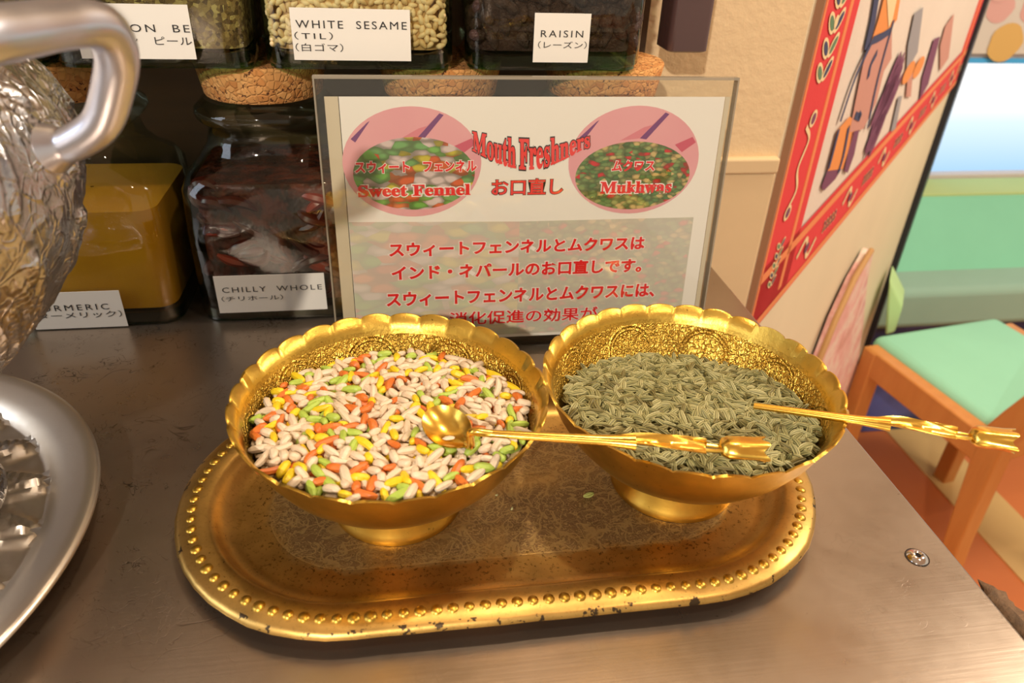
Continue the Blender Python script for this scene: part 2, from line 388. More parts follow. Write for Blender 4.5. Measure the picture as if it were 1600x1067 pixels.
# ================================================================== COUNTER
ctr = empty('counter', (0, 0, 0)); tag(ctr, 'brushed stainless steel counter top with a rivet near its right edge', 'counter')
mb = MB(); mb.box(-1.3, CX, -.5, WY - .0065, -.022, 0); top = mb.build('steel_top', M_STEEL, ctr, False); bevel(top, .0012, 2)
mb = MB(); mb.box(-1.29, CX - .03, -.48, WY - .0065, FLOOR, -.022); mb.build('cabinet', plain('dark_cabinet', S(84, 62, 44), .6), ctr, False)
rv = onz(1433, 871, 0)
mb = MB(); mb.grid(lathe_rows([(.0011, .0002), (.0013, .0016), (.0021, .0021), (.0036, .0016), (.0047, .0002)], 28), True)
o = mb.build('rivet', M_CHROME, ctr); o.location = rv; o['label'] = 'shiny hollow rivet'
mb = MB(); mb.grid(lathe_rows([(0.0, .0004), (.0012, .0004)], 20), True); mb.grid(lathe_rows([(.0047, .0003), (.0052, .0003)], 28), True)
o = mb.build('rivet_hole', plain('rivet_dark', S(40, 28, 22), .9), ctr); o.location = rv  # dark disc in the hole and thin dark ring round the rivet
random.seed(5)
# rough dark bark-like strip along the side
rows = []
p0, p1 = Vector((CX + .003, .192, -.006)), Vector((CX + .009, .06, -.006))
for i in range(40):
    t = i / 39; c = p0.lerp(p1, t); e = min(1, i / 3, (39 - i) / 3)
    rows.append([c + Vector((math.cos(a) * .0042, 0, math.sin(a) * .004)) * (e * (.8 + .55 * random.random()) + .02) + Vector((.0042, 0, 0)) for a in [2 * PI * j / 10 for j in range(10)]])
mb = MB(); mb.grid(rows, True, caps=True)
n = N('dark_bark'); v = n.coord('Object')
mbk = n.pbr(color=n.mix(n.noise(v, 260, 4, .8).outputs[0], S(52, 40, 28), S(150, 116, 84)), rough=.9, normal=n.bump(n.noise(v, 400, 3).outputs[0], .8, .001))
mb.build('rough_edging', mbk, ctr)

# ================================================================== BRASS TRAY
TX, TY, TL, TR = 0.045, 0.262, 0.069, 0.080
def stadium(r, z, n=24, wob=0.0):
    out = []
    for side in (1, -1):
        for k in range(n + 1):
            a = (-PI / 2 if side == 1 else PI / 2) + PI * k / n
            out.append(Vector((side * TL + r * math.cos(a), r * math.sin(a), z)))
        for k in range(1, 12):
            x = side * TL * (1 - 2 * k / 12.0)
            out.append(Vector((x, side * r, z)))
    return out
tray = empty('brass_tray', (TX, TY, .0002)); tag(tray, 'worn oblong brass tray with beaded rim and engraved floor', 'tray')
prof = [(.010, .0022), (.040, .0022), (.0535, .0024), (.0585, .0036), (.0625, .0080), (.0640, .0108), (.0660, .0120), (.0715, .0120), (.0775, .0112), (.0792, .0100),
        (.0797, .0085), (.0785, .0078), (.0760, .0098), (.0660, .0105), (.0630, .0080), (.0585, .0015), (.0500, .0), (.012, .0)]
rows = [stadium(r, z) for r, z in prof]
def wobr(p, r):
    k = noise.noise(Vector((p.x * 60, p.y * 60, 3))) * .0006 * (1 if r > .074 else 0)
    return p + Vector((0, 0, noise.noise(Vector((p.x * 25, p.y * 25, 0))) * .0003)) + p.normalized() * k
rows = [[wobr(p, r[0]) for p in row] for row, r in zip(rows, prof)]
mb = MB(); mb.grid(rows, True); N1 = len(rows[0])
mb.f.append(tuple(range(N1))); mb.mi.append(0)
mb.f.append(tuple(17 * N1 + i for i in range(N1 - 1, -1, -1))); mb.mi.append(0)
mb.build('dish', M_TRAY, tray, sharp=60)
# embossed beads round the rim: one part
mb = MB(); rb = .0722; per = 4 * TL + 2 * PI * rb; nb = 116
random.seed(2)
for i in range(nb):
    d = i / nb * per
    if d < 2 * TL: p = (-TL + d, -rb)
    elif d < 2 * TL + PI * rb: a = -PI / 2 + (d - 2 * TL) / rb; p = (TL + rb * math.cos(a), rb * math.sin(a))
    elif d < 4 * TL + PI * rb: p = (TL - (d - 2 * TL - PI * rb), rb)
    else: a = PI / 2 + (d - 4 * TL - PI * rb) / rb; p = (-TL + rb * math.cos(a), rb * math.sin(a))
    c = Vector((p[0], p[1], .0114)); s_ = random.uniform(1.02, 1.22)
    rr = [[c + Vector((math.cos(b) * r_ * s_, math.sin(b) * r_ * s_, z_)) for b in [2 * PI * j / 12 for j in range(12)]] for r_, z_ in ((.0023, .0), (.0020, .0007), (.0013, .0012), (.0005, .0014), (.0001, .00142))]
    mb.grid(rr, True)
mb.build('beading', M_BRASS, tray)

# ================================================================== BRASS BOWLS
BZ = .0026
def make_bowl(name, loc, label, group):
    root = empty(name, loc); tag(root, label, 'bowl', group)
    NS, SEG = 28, 28 * 12
    # outside from foot joint to the lip, inside back down
    outp = [(.0225, .0175), (.030, .0190), (.040, .0235), (.049, .0300), (.0560, .0385), (.0608, .0470), (.0640, .0550), (.0662, .0605)]
    inp = [(.0650, .0606), (.0626, .0550), (.0594, .0470), (.0546, .0390), (.0480, .0312), (.0390, .0250), (.0290, .0206), (.001, .0196)]
    def fn(i, r, z, a):
        s_ = abs(math.sin(a * NS / 2)) ** .6
        k = {7: 1.0, 8: 1.0, 6: .12, 9: .12}.get(i, 0.0)
        rr = r + k * (.0005 * s_ + .0007); zz = z + k * (.0018 * s_ - .0002) + .0006 * k * noise.noise(Vector((math.cos(a) * 3, math.sin(a) * 3, i)))
        return Vector((rr * math.cos(a), rr * math.sin(a), zz))
    rows = lathe_rows(outp + inp, SEG, fn); mb = MB(); mb.grid(rows, True)
    mb.f.append(tuple(15 * SEG + j for j in range(SEG))); mb.mi.append(1)
    mb.mi[7 * SEG:] = [1] * (len(mb.f) - 7 * SEG)
    mb.mi[:7 * SEG] = [0] * (7 * SEG)
    o = mb.build('basin', [M_BRASS, M_ENGR], root, sharp=75)
    # uv: turns, metres along the profile
    uv = o.data.uv_layers.new(name='UVMap'); V = [0.0]
    allp = outp + inp; L = {}
    acc = 0.0; L[15] = 0.0
    for i in range(14, 6, -1): acc += math.dist(allp[i], allp[i + 1]); L[i] = acc
    for p in o.data.polygons:
        js = [o.data.loops[l].vertex_index % SEG for l in p.loop_indices]; wrap = max(js) - min(js) > SEG / 2
        for l, j in zip(p.loop_indices, js):
            i = o.data.loops[l].vertex_index // SEG
            uv.data[l].uv = ((j + (SEG if wrap and j < SEG / 2 else 0)) / SEG, L.get(i, .08))
    fp = [(.0245, .0182), (.0248, .0150), (.0262, .0110), (.0278, .0070), (.0292, .0040), (.0300, .0026), (.0304, .0012), (.0302, .0), (.0288, .0), (.0262, .0030), (.0215, .0110), (.0205, .0172)]
    mb = MB(); mb.grid(lathe_rows(fp, 96), True); mb.build('foot', M_BRASS, root, sharp=50)
    return root
BL = Vector((-.0065, .2625, BZ)); BR = Vector((.1275, .2615, BZ))
make_bowl('brass_bowl', BL, 'brass footed bowl with scalloped rim, filled with multicoloured sugar-coated seeds', None)
make_bowl('brass_bowl', BR, 'brass footed bowl with scalloped rim, filled with plain green fennel seeds', None)
bpy.context.view_layer.update()
import re
bowls = [o for o in bpy.data.objects if o.name.startswith('brass_bowl')]
BIN = [(.0196, .001), (.0206, .0290), (.0250, .0390), (.0312, .0480), (.0390, .0546), (.0470, .0594), (.0550, .0626), (.0606, .0650)]
def bowl_r(z):
    for (z0, r0), (z1, r1) in zip(BIN, BIN[1:]):
        if z <= z1: return r0 + (r1 - r0) * max(0, (z - z0)) / (z1 - z0)
    return .065

def seed_shape(L, R, nl, nr, ridged=0, bend=0.0):
    vs, fs = [], []
    for i in range(1, nl):
        t = i / nl; x = -math.cos(PI * t); rr = math.sqrt(max(0, 1 - abs(x) ** (2.9 if not ridged else 1.9)))
        for j in range(nr):
            k = 1.0 if not ridged else (1.0 if j % 2 == 0 else .66)
            a = 2 * PI * j / nr
            vs.append(Vector((x * L, math.cos(a) * R * rr * k + bend * (x * x - .4) * L, math.sin(a) * R * rr * k * (.86 if ridged else .95))))
    n1 = nl - 1
    for i in range(n1 - 1):
        for j in range(nr): fs.append((i * nr + j, i * nr + (j + 1) % nr, (i + 1) * nr + (j + 1) % nr, (i + 1) * nr + j))
    vs.append(Vector((-L, bend * L * .6, 0))); a = len(vs) - 1; vs.append(Vector((L, bend * L * .6, 0))); b = a + 1
    for j in range(nr): fs.append((a, (j + 1) % nr, j)); fs.append((b, (n1 - 1) * nr + j, (n1 - 1) * nr + (j + 1) % nr))
    return vs, fs
def heap(center, hfun, nseeds, maker, pick, layers=3, dz=.0017, tilt=.35, rnd=1, rim=.0016, mind=.0026):
    random.seed(rnd); mb = MB(); cells = {}
    for ly in range(layers):
        pts = []; tries = 0
        while len(pts) < nseeds and tries < nseeds * 30:
            tries += 1
            a = random.random() * 2 * PI; r = .064 * math.sqrt(random.random()); x, y = r * math.cos(a), r * math.sin(a)
            zz = hfun(x, y)
            if r > bowl_r(zz - ly * dz) - rim - ly * .0008: continue
            gx, gy = int(x / mind + 100), int(y / mind + 100); ok = True
            for ddx in (-1, 0, 1):
                for ddy in (-1, 0, 1):
                    for (qx, qy) in cells.get((ly, gx + ddx, gy + ddy), ()):
                        if (qx - x) ** 2 + (qy - y) ** 2 < mind * mind: ok = False
            if not ok: continue
            cells.setdefault((ly, gx, gy), []).append((x, y)); pts.append((x, y, zz))
        for x, y, zz in pts:
            vs, fs, mi = maker()
            sl = Vector((-(hfun(x + .002, y) - zz) / .002, -(hfun(x, y + .002) - zz) / .002, 1)).normalized()
            M = sl.to_track_quat('Z', 'Y').to_matrix() @ Matrix.Rotation(random.gauss(0, tilt), 3, 'X') @ Matrix.Rotation(random.gauss(0, tilt * .7), 3, 'Y')
            M = M @ Matrix.Rotation(0, 3, 'Z')
            M = sl.to_track_quat('Z', 'Y').to_matrix() @ Matrix.Rotation(random.random() * 2 * PI, 3, 'Z') @ Matrix.Rotation(random.gauss(0, tilt), 3, 'Y') @ Matrix.Rotation(random.random() * 2 * PI, 3, 'X')
            c = Vector((x, y, zz - ly * dz + random.uniform(-.0006, .0006))) + Vector(center)
            mb.add([M @ p + c for p in vs], fs, mi)
    return mb
# sugar-coated seeds
def candy():
    L = random.choice((.0028, .0036, .0042, .0048, .0056)) * random.uniform(.9, 1.1); R = random.uniform(.0015, .0021)
    vs, fs = seed_shape(L, R, 7, 8, 0, random.choice((0, 0, .15, .3)) * random.uniform(.5, 1.2))
    return vs, fs, random.choices((0, 1, 2, 3), (60, 14, 13, 13))[0]
def hL(x, y): return .0507 - .100 * y + .0025 * (1 - (x * x + y * y) / .0036) + .0012 * noise.noise(Vector((x * 60, y * 60, 2)))
def candy_mat(name, c, d):
    n = N(name); v = n.coord('Object')
    return n.pbr(color=n.mix(n.noise(v, 500, 3).outputs[0], c, d), rough=.42, sss=.0, normal=n.bump(n.noise(v, 900, 2).outputs[0], .35, .0005))
CM = [candy_mat('white_sugar', S(234, 214, 184), S(212, 188, 158)), candy_mat('yellow_sugar', S(242, 214, 48), S(226, 188, 22)),
      candy_mat('orange_sugar', S(226, 128, 52), S(200, 98, 36)), candy_mat('green_sugar', S(186, 206, 92), S(154, 180, 66))]
mb = heap(BL, hL, 760, candy, None, 3, .0024, .20, 11, .0028, .0041)
o = mb.build('sugar_coated_seeds', CM); tag(o, 'white, yellow, orange and green sugar-coated seeds heaped in the left brass bowl', 'seeds', kind='stuff')
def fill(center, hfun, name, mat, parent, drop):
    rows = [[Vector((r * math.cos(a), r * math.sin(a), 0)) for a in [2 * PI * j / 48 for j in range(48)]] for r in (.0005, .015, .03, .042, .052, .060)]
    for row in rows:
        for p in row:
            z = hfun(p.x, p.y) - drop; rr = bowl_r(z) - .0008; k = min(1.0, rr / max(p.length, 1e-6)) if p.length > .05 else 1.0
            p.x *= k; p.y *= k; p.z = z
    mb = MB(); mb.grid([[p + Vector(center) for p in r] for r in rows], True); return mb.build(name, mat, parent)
# fennel
def fennel():
    L = random.uniform(.0027, .0046); R = random.uniform(.0011, .0016)
    vs, fs = seed_shape(L, R, 7, 12, 1, random.choice((0, .12, .25)))
    return vs, fs, random.choices((0, 1, 2), (5, 4, 2))[0]
def hR(x, y): return .0464 - .135 * y - .02 * x + .002 * (1 - (x * x + y * y) / .0036) + .0016 * noise.noise(Vector((x * 55, y * 55, 8)))
def fen_mat(name, c, d):
    n = N(name); v = n.coord('Object')
    at = n.n('ShaderNodeAttribute', attribute_name='ridge').outputs[2]
    base = n.mix(n.noise(v, 380, 3).outputs[0], c, d)
    return n.pbr(color=n.mix(n.ramp(at, [(.35, 0.0), (.8, 1.0)]), tuple(x * .5 for x in d[:3]) + (1,), base), rough=.6)
def ridge_attr(o, nl, nr):
    per = (nl - 1) * nr + 2; me = o.data; A = me.attributes.new('ridge', 'FLOAT', 'POINT')
    A.data.foreach_set('value', [1.0 if (i % per) >= (nl - 1) * nr or ((i % per) % nr) % 2 == 0 else 0.0 for i in range(len(me.vertices))])
FM = [fen_mat('fennel_green', S(192, 184, 122), S(156, 150, 94)), fen_mat('fennel_pale', S(214, 206, 150), S(180, 172, 112)), fen_mat('fennel_olive', S(156, 144, 84), S(128, 118, 66))]
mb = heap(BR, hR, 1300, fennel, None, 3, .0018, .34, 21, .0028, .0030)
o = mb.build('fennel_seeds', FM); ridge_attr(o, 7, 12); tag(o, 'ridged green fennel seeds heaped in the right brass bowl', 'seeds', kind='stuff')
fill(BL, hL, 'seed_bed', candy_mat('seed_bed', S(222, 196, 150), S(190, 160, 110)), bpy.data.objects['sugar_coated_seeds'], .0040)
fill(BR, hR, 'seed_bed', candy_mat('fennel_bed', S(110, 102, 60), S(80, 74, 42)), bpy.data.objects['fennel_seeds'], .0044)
# strays on the tray
random.seed(3)
def stray(name, px, py, L, R, mat, label, ridged=1, rz=.3):
    vs, fs = seed_shape(L, R, 6, 14 if ridged else 8, ridged, .1); mb = MB(); mb.add(vs, fs)
    o = mb.build(name, mat); ridge_attr(o, 6, 14 if ridged else 2) ; p = onz(px, py, .003 + R * .8); o.location = (p.x, p.y, .0024 + R * .86); o.rotation_euler = (0, 0, rz); tag(o, label, 'seed')
stray('fennel_seed', 920, 772, .0030, .0013, fen_mat('fennel_fresh', S(214, 214, 120), S(190, 190, 96)), 'single pale green fennel seed lying on the tray between the bowls')
stray('seed_crumb', 800, 793, .0011, .0006, FM[1], 'tiny pale crumb on the tray floor between the feet of the two bowls', 0, 1.1)
stray('seed_crumb', 776, 772, .0008, .0005, FM[1], 'tinier crumb on the tray, closest to the foot of the left bowl', 0, .4)

# ================================================================== SPOONS
def make_spoon(name, label, head, tip, zh, zt, with_bowl, bowl_c=None):
    root = empty(name); tag(root, label, 'spoon')
    H = Vector((*onz(*head, zh).xy, zh)); T = Vector((*onz(*tip, zt).xy, zt)); L = (T - H).length; d = (T - H).normalized()
    side = d.cross(Vector((0, 0, 1))).normalized(); up = side.cross(d)
    P = lambda s, a=0, b=0: H + d * (s * L) + side * a + up * b
    # stem with a groove down its upper side
    rows = []
    for k in range(25):
        s = .55 * k / 24; r = .00145 + .0008 * s / .55 + (.0010 * max(0, (s - .42) / .13) ** 1.5)
        row = []
        for j in range(16):
            a = 2 * PI * j / 16; rr = r * (1 - .38 * math.exp(-((a - PI / 2) / .35) ** 2)); row.append(P(s, rr * 1.15 * math.cos(a), rr * .85 * math.sin(a)))
        rows.append(row)
    mb = MB(); mb.grid(rows, True, caps=True); mb.build('handle', M_SPOON, root)
    # open leaf: a curled sheet, with two wires running on to the cup
    def sheet(s0, s1, w0, wm, w1, off, curl, b0, b1, n=14, thick=.0005):
        top, bot = [], []
        for i in range(n + 1):
            t = i / n; wd = (1 - t) ** 2 * w0 + 2 * t * (1 - t) * wm + t * t * w1; r1, r2 = [], []
            for j in range(9):
                e = j / 8 * 2 - 1; rp = .00022 * math.sin(j * 2.4 + i * .5)
                pt = P(s0 + (s1 - s0) * t, off(t) + e * wd, b0 + (b1 - b0) * t + curl(t) * (e * e) + rp)
                r1.append(pt); r2.append(pt - up * thick)
            top.append(r1 + r2[::-1])
        mm = MB(); mm.grid(top, True, caps=True); return mm
    sheet(.50, .785, .0020, .0048, .0030, lambda t: .0026 * t, lambda t: .0022 * math.sin(PI * min(1, t * .8 + .2)), .0004, .0012).build('leaf', M_SPOON, root)
    sheet(.53, .80, .0012, .0032, .0010, lambda t: -.0036 * math.sin(t * 2.0), lambda t: .0014, -.0002, -.0012).build('leaf', M_SPOON, root)
    mb = MB(); mb.tube(catmull([P(.70, .0024, .0006), P(.80, .0030, .0004), P(.86, .0022, .0002)], 6), .00075, 8)
    mb.tube(catmull([P(.70, -.0030, -.0010), P(.79, -.0028, -.0016), P(.86, -.0014, -.0012)], 6), .0008, 8); mb.build('stem_wire', M_SPOON, root)
    # tulip cup
    rows = []; prof = [(.835, .0012), (.845, .0030), (.865, .0040), (.905, .0041), (.955, .0042), (1.0, .0047), (.998, .0041), (.950, .0036), (.900, .0034), (.870, .0030), (.86, .0006)]
    for i, (s, r) in enumerate(prof):
        row = []
        for j in range(40):
            a = 2 * PI * j / 40; lob = .5 + .5 * math.cos(5 * a); e = 1 if 3 < i < 8 else .3
            rr = r * 1.2 * (1 - .18 * e * (1 - lob)); ss = s - (.022 * (1 - lob) if 4 < i < 7 else 0)
            row.append(P(ss, rr * 1.1 * math.cos(a), rr * .82 * math.sin(a)))
        rows.append(row)
    mb = MB(); mb.grid(rows, True, caps=True); mb.build('finial', M_SPOON, root, sharp=70)
    if with_bowl:
        C0 = Vector(bowl_c); ax = (H - C0); ax.z = 0; ax.normalize(); sd = Vector((-ax.y, ax.x, 0)); n0 = Vector((-.08, -.30, 1)).normalized()
        ax = (ax - n0 * ax.dot(n0)).normalized(); sd = n0.cross(ax)
        rin, rout = [], []
        for i in range(13):
            t = i / 12; r1, r2 = [], []
            for j in range(40):
                a = 2 * PI * j / 40; x, y = .0122 * t * math.cos(a), .0088 * t * math.sin(a)
                if x > 0: y *= 1 - .35 * (x / .0122) ** 2
                z = -.0040 * (1 - t * t)
                r1.append(C0 + ax * x + sd * y + n0 * z); r2.append(C0 + ax * x * 1.03 + sd * y * 1.04 + n0 * (z - .0007))
            rin.append(r1); rout.append(r2)
        mb = MB(); mb.grid(rin + rout[::-1], True); mb.build('spoon_bowl', M_SPOON, root, sharp=80)
        mb = MB(); mb.tube(catmull([C0 + ax * .0105 + n0 * -.0012, C0 + ax * .0135 + n0 * .0002, H - d * .002, H + d * .006], 5), .0016, 12); mb.build('neck', M_SPOON, root)
    return root
make_spoon('brass_spoon', 'brass spoon with its bowl in the coloured seeds, handle reaching over both bowls', (745, 676), (1199, 703), .0705, .0722, True, Vector((*onz(700, 660, .0655).xy, .0635)))
make_spoon('brass_spoon', 'brass spoon sunk in the green fennel, handle sticking out past the tray to the right', (1178, 634), (1589, 690), .0600, .0745, False)

# ================================================================== SPICE JARS
JW, JD = .1045, .098          # jar width and depth
def rsq(hw, hd, rad, z, n=6):
    pts = []
    for cx, cy, a0 in ((hw - rad, hd - rad, 0), (-hw + rad, hd - rad, PI / 2), (-hw + rad, -hd + rad, PI), (hw - rad, -hd + rad, 1.5 * PI)):
        for k in range(n + 1):
            a = a0 + PI / 2 * k / n; pts.append(Vector((cx + rad * math.cos(a), cy + rad * math.sin(a), z)))
    return pts
def body_rows(hw, hd, H, rn, zn):
    """rounded square body closing into a round neck"""
    rows = []
    for z, ins, rad in ((.0, .006, .014), (.0012, .002, .015), (.004, .0, .015), (H * .55, .0, .015), (H * .86, .0008, .018), (H * .94, .004, .022), (H, .010, .026)):
        rows.append(rsq(hw - ins, hd - ins, rad, z))
    base = rsq(1, 1, .99, 0)
    sq = rows[-1]
    for t, z in ((.45, H + .0045), (.8, H + .008), (1.0, zn)):
        rows.append([sq[i].lerp(Vector((rn * math.cos(math.atan2(sq[i].y, sq[i].x)), rn * math.sin(math.atan2(sq[i].y, sq[i].x)), 0)), t).xy.to_3d() + Vector((0, 0, z)) for i in range(len(sq))])
    return rows
def dup_tree(o, parent=None):
    c = o.copy(); COL.objects.link(c); c.parent = parent
    for ch in o.children: dup_tree(ch, c)
    return c
def make_jar():
    root = empty('spice_jar')
    hw, hd = JW / 2, JD / 2
    mb = MB(); rows = body_rows(hw, hd, .100, .0375, .113)
    ang = [math.atan2(p.y, p.x) for p in rows[-1]]
    for r, z in ((.0365, .118), (.0395, .1205), (.0425, .123), (.0435, .1265), (.0425, .1300), (.0390, .1325), (.0365, .1345)):
        rows.append([Vector((r * math.cos(a), r * math.sin(a), z)) for a in ang])
    mb.grid(rows, True); mb.build('glass_body', M_GLASS, root, sharp=70)
    # thick slab of green glass at the bottom, hollowed upwards in the middle
    mb = MB(); nn = 28
    def slab(z0):
        out = []
        for sc in (1.0, .9, .7, .4, .1):
            row = rsq((hw - .0015) * sc, (hd - .0015) * sc, .0135 * sc, 0)
            for p in row: p.z = z0 + .0048 * max(0, 1 - max(abs(p.x) / hw, abs(p.y) / hd) ** 2)
            out.append(row)
        return out
    upper = slab(.0085); low = rsq(hw - .0015, hd - .0015, .0135, .0008)
    mb.grid([low] + upper, True); mb.build('glass_base', M_GLASSB, root, sharp=70)
    mb = MB(); mb.grid(lathe_rows([(.001, .136), (.0345, .136), (.0352, .137), (.0385, .1555), (.0380, .1565), (.001, .1565)], 64), True); mb.build('cork_lid', M_CORK, root, sharp=40)
    return root
jar0 = make_jar()
JY = .44 + JD / 2
def label_on(jar, x0, x1, z0, z1, lines, rot=0.0):
    """paper label on the front face; lines = (text, s0, s1, t0, t1) as fractions of the label"""
    jx, jz = jar.location.x, jar.location.z; y = -JD / 2 - .0006
    cx, cz = (x0 + x1) / 2 - jx, (z0 + z1) / 2 - jz; W_, H_ = x1 - x0, z1 - z0
    def T(s, t, l):
        a, b = (s - .5) * W_, (t - .5) * H_
        return Vector((cx + a * math.cos(rot) - b * math.sin(rot), y - l, cz + a * math.sin(rot) + b * math.cos(rot)))
    mb = MB(); mb.add([T(0, 0, 0), T(1, 0, 0), T(1, 1, 0), T(0, 1, 0), T(0, 0, .0003), T(1, 0, .0003), T(1, 1, .0003), T(0, 1, .0003)],
                      [(4, 5, 6, 7), (0, 3, 2, 1), (0, 1, 5, 4), (1, 2, 6, 5), (2, 3, 7, 6), (3, 0, 4, 7)])
    lb = mb.build('paper_label', M_PAPER, jar, False)
    mb = MB()
    for tx, s0, s1, t0, t1, sp in lines: fit_text(mb, tx, s0, s1, t0, t1, .00055, T, 0.0, 0, sp)
    mb.build('lettering', M_INK, lb, False)
def contents(jar, mat, h, name='spice_filling', wave=.0):
    hw, hd = JW / 2 - .0045, JD / 2 - .0045; rows = []
    for sc in (.05, .5, .8, .95):
        r = rsq(hw * sc, hd * sc, .011 * sc, 0)
        for p in r: p.z = .0095 + .0050 * max(0, 1 - max(abs(p.x) / hw, abs(p.y) / hd) ** 2)
        rows.append(r)
    r = rsq(hw, hd, .012, 0)
    for p in r: p.z = .0100 + .0018 * max(0, 1 - abs(p.x) / hw * .9)
    rows.append(r)
    for z in (.03, .06, h): rows.append(rsq(hw, hd, .012, z))
    for sc in (.8, .4, .02):
        r = rsq(hw * sc, hd * sc, .012 * sc, h)
        for p in r: p.z += wave * noise.noise(Vector((p.x * 30, p.y * 30, 1)))
        rows.append(r)
    mb = MB(); mb.grid(rows, True); return mb.build(name, mat, jar, sharp=60)
def new_jar(x, z, label, dy=0.0, rz=0.0):
    j = dup_tree(jar0); j.location = (x, JY + dy, z); j.rotation_euler = (0, 0, rz)
    tag(j, label, 'jar', 'square glass spice jars with cork lids'); return j
LX = [-.193, -.0785, .030, .136]; ZU = .1580
j1 = new_jar(LX[0], 0, 'jar of yellow turmeric on the counter, half hidden by the silver pitcher')
j2 = new_jar(LX[1], 0, 'jar of whole dried chillies on the counter, left of the standing sign')
j3 = new_jar(LX[2], 0, 'lower jar right behind the sign, under the white sesame jar')
j4 = new_jar(LX[3], 0, 'rightmost lower jar behind the sign, under the raisin jar')
j5 = new_jar(-.2355, ZU, 'upper row jar at the far left, showing only a green glass corner over the pitcher')
j6 = new_jar(-.1265, ZU, 'upper row jar of crushed dried peel behind the pitcher handle')
j7 = new_jar(-.0170, ZU, 'upper row jar full of pale white sesame seeds')
j8 = new_jar(.0945, ZU, 'upper row jar of dark raisins, above the right of the sign')
def del_tree(o):
    for c in list(o.children): del_tree(c)
    bpy.data.objects.remove(o)
del_tree(jar0)
n = N('turmeric'); v = n.coord('Object')
M_TUR = n.pbr(color=n.mix(n.noise(v, 35, 4).outputs[0], S(232, 162, 10), S(196, 128, 10)), rough=.9, normal=n.bump(n.noise(v, 700, 3).outputs[0], .3, .0005))
contents(j1, M_TUR, .076, 'turmeric_powder')
label_on(j1, -.2290, -.1745, .0008, .0265, [('TURMERIC', .03, .85, .50, .66, 1.35), ('（ターメリック）', .0, .97, .28, .46, 1.0)])
n = N('peel'); v = n.coord('Object')
ce = n.vor(v, 420); col = n.ramp(n.n('ShaderNodeSeparateColor', {0: ce.outputs[1]}).outputs[0], [(0, S(78, 58, 30)), (.5, S(126, 100, 56)), (.85, S(160, 136, 80)), (1, S(196, 176, 110))])
M_PEEL = n.pbr(color=col, rough=.85, normal=n.bump(n.noise(v, 350, 4, .8).outputs[0], .9, .002))
contents(j6, M_PEEL, .092, 'crushed_peel'); contents(j5, M_PEEL, .085, 'crushed_peel')
contents(j3, M_PEEL, .080, 'spice_filling'); contents(j4, M_PEEL, .080, 'spice_filling')
label_on(j6, -.1610, -.1035, .1640, .1910, [('LEMON  BE', .18, .985, .50, .64, 1.3), ('レモン　ピール', .20, .985, .27, .42, 1.0)])
n_ = N('dark_chilli_mass'); v_ = n_.coord('Object')
N_DC = n_.pbr(color=n_.mix(n_.ramp(n_.noise(v_, 55, 3, .6, 1.2).outputs[0], [(.42, 0.0), (.62, 1.0)]), S(46, 24, 18), S(104, 44, 26)), rough=.5, normal=n_.bump(n_.noise(v_, 60, 3).outputs[0], 1.0, .006))
# sesame: a layer of seeds pressed against the glass
M_SES = plain('sesame', S(236, 204, 150), .5); M_SES2 = plain('sesame_tan', S(214, 176, 118), .5)
def pressed(jar, mats, size, n, name, h, rnd, flat=.8, dark=None, aspect=.62):
    random.seed(rnd); mb = MB(); hw, hd = JW / 2 - .0050, JD / 2 - .0050; cells = {}; k = 0; tries = 0
    while k < n and tries < n * 12:
        tries += 1; face = random.choices((0, 1, 2), (6, 2, 2))[0]
        t = random.uniform(-1, 1)
        zf = random.uniform(.0125, h)
        if face == 0: x, y = t * (hw - .001), -hd
        else: x, y = (hw if face == 1 else -hw), t * hd
        if zf < .0125 + .0052 * (1 - abs(t) ** 2) - .001 and face == 0: continue
        kx, kz = int((t + 2) * hw / (size * 1.0)), int(zf / (size * 1.0)); ok = True
        for a in (-1, 0, 1):
            for b in (-1, 0, 1):
                for (qt, qz) in cells.get((face, kx + a, kz + b), ()):
                    if ((qt - t) * hw) ** 2 + (qz - zf) ** 2 < (size * 1.0) ** 2: ok = False
        if not ok: continue
        cells.setdefault((face, kx, kz), []).append((t, zf)); k += 1
        L = size * random.uniform(.9, 1.15); vs, fs = seed_shape(L, L * aspect, 6, 9, 0, 0)
        for i, p in enumerate(vs):
            if p.x > 0: vs[i] = Vector((p.x, p.y * .75, p.z * .75))
        R = Matrix.Rotation(random.random() * 6.28, 3, 'Y') @ Matrix.Rotation(random.gauss(0, .2), 3, 'Z')
        if face: R = Matrix.Rotation(PI / 2, 3, 'Z') @ R
        jit = random.uniform(0, .0008)
        c = Vector((x - (jit if face == 1 else -jit if face == 2 else 0), y + (jit if face == 0 else 0), zf))
        mb.add([R @ p + c for p in vs], fs, random.choices(range(len(mats)), [4, 1][:len(mats)])[0])
    o = mb.build(name, mats, jar); o['kind'] = 'stuff'; return o
contents(j7, plain('sesame_bed', S(196, 154, 96), .8), .094, 'filling_core').scale = (.97, .97, 1)
pressed(j7, [M_SES, M_SES2], .0028, 1500, 'sesame_seeds', .094, 4)
label_on(j7, -.0524, .0110, .1640, .1905, [('WHITE  SESAME', .04, .97, .62, .77, 1.25), ('（TIL）', .02, .34, .40, .55, 1.3), ('（白ゴマ）', .02, .42, .17, .33, 1.05)], -.004)
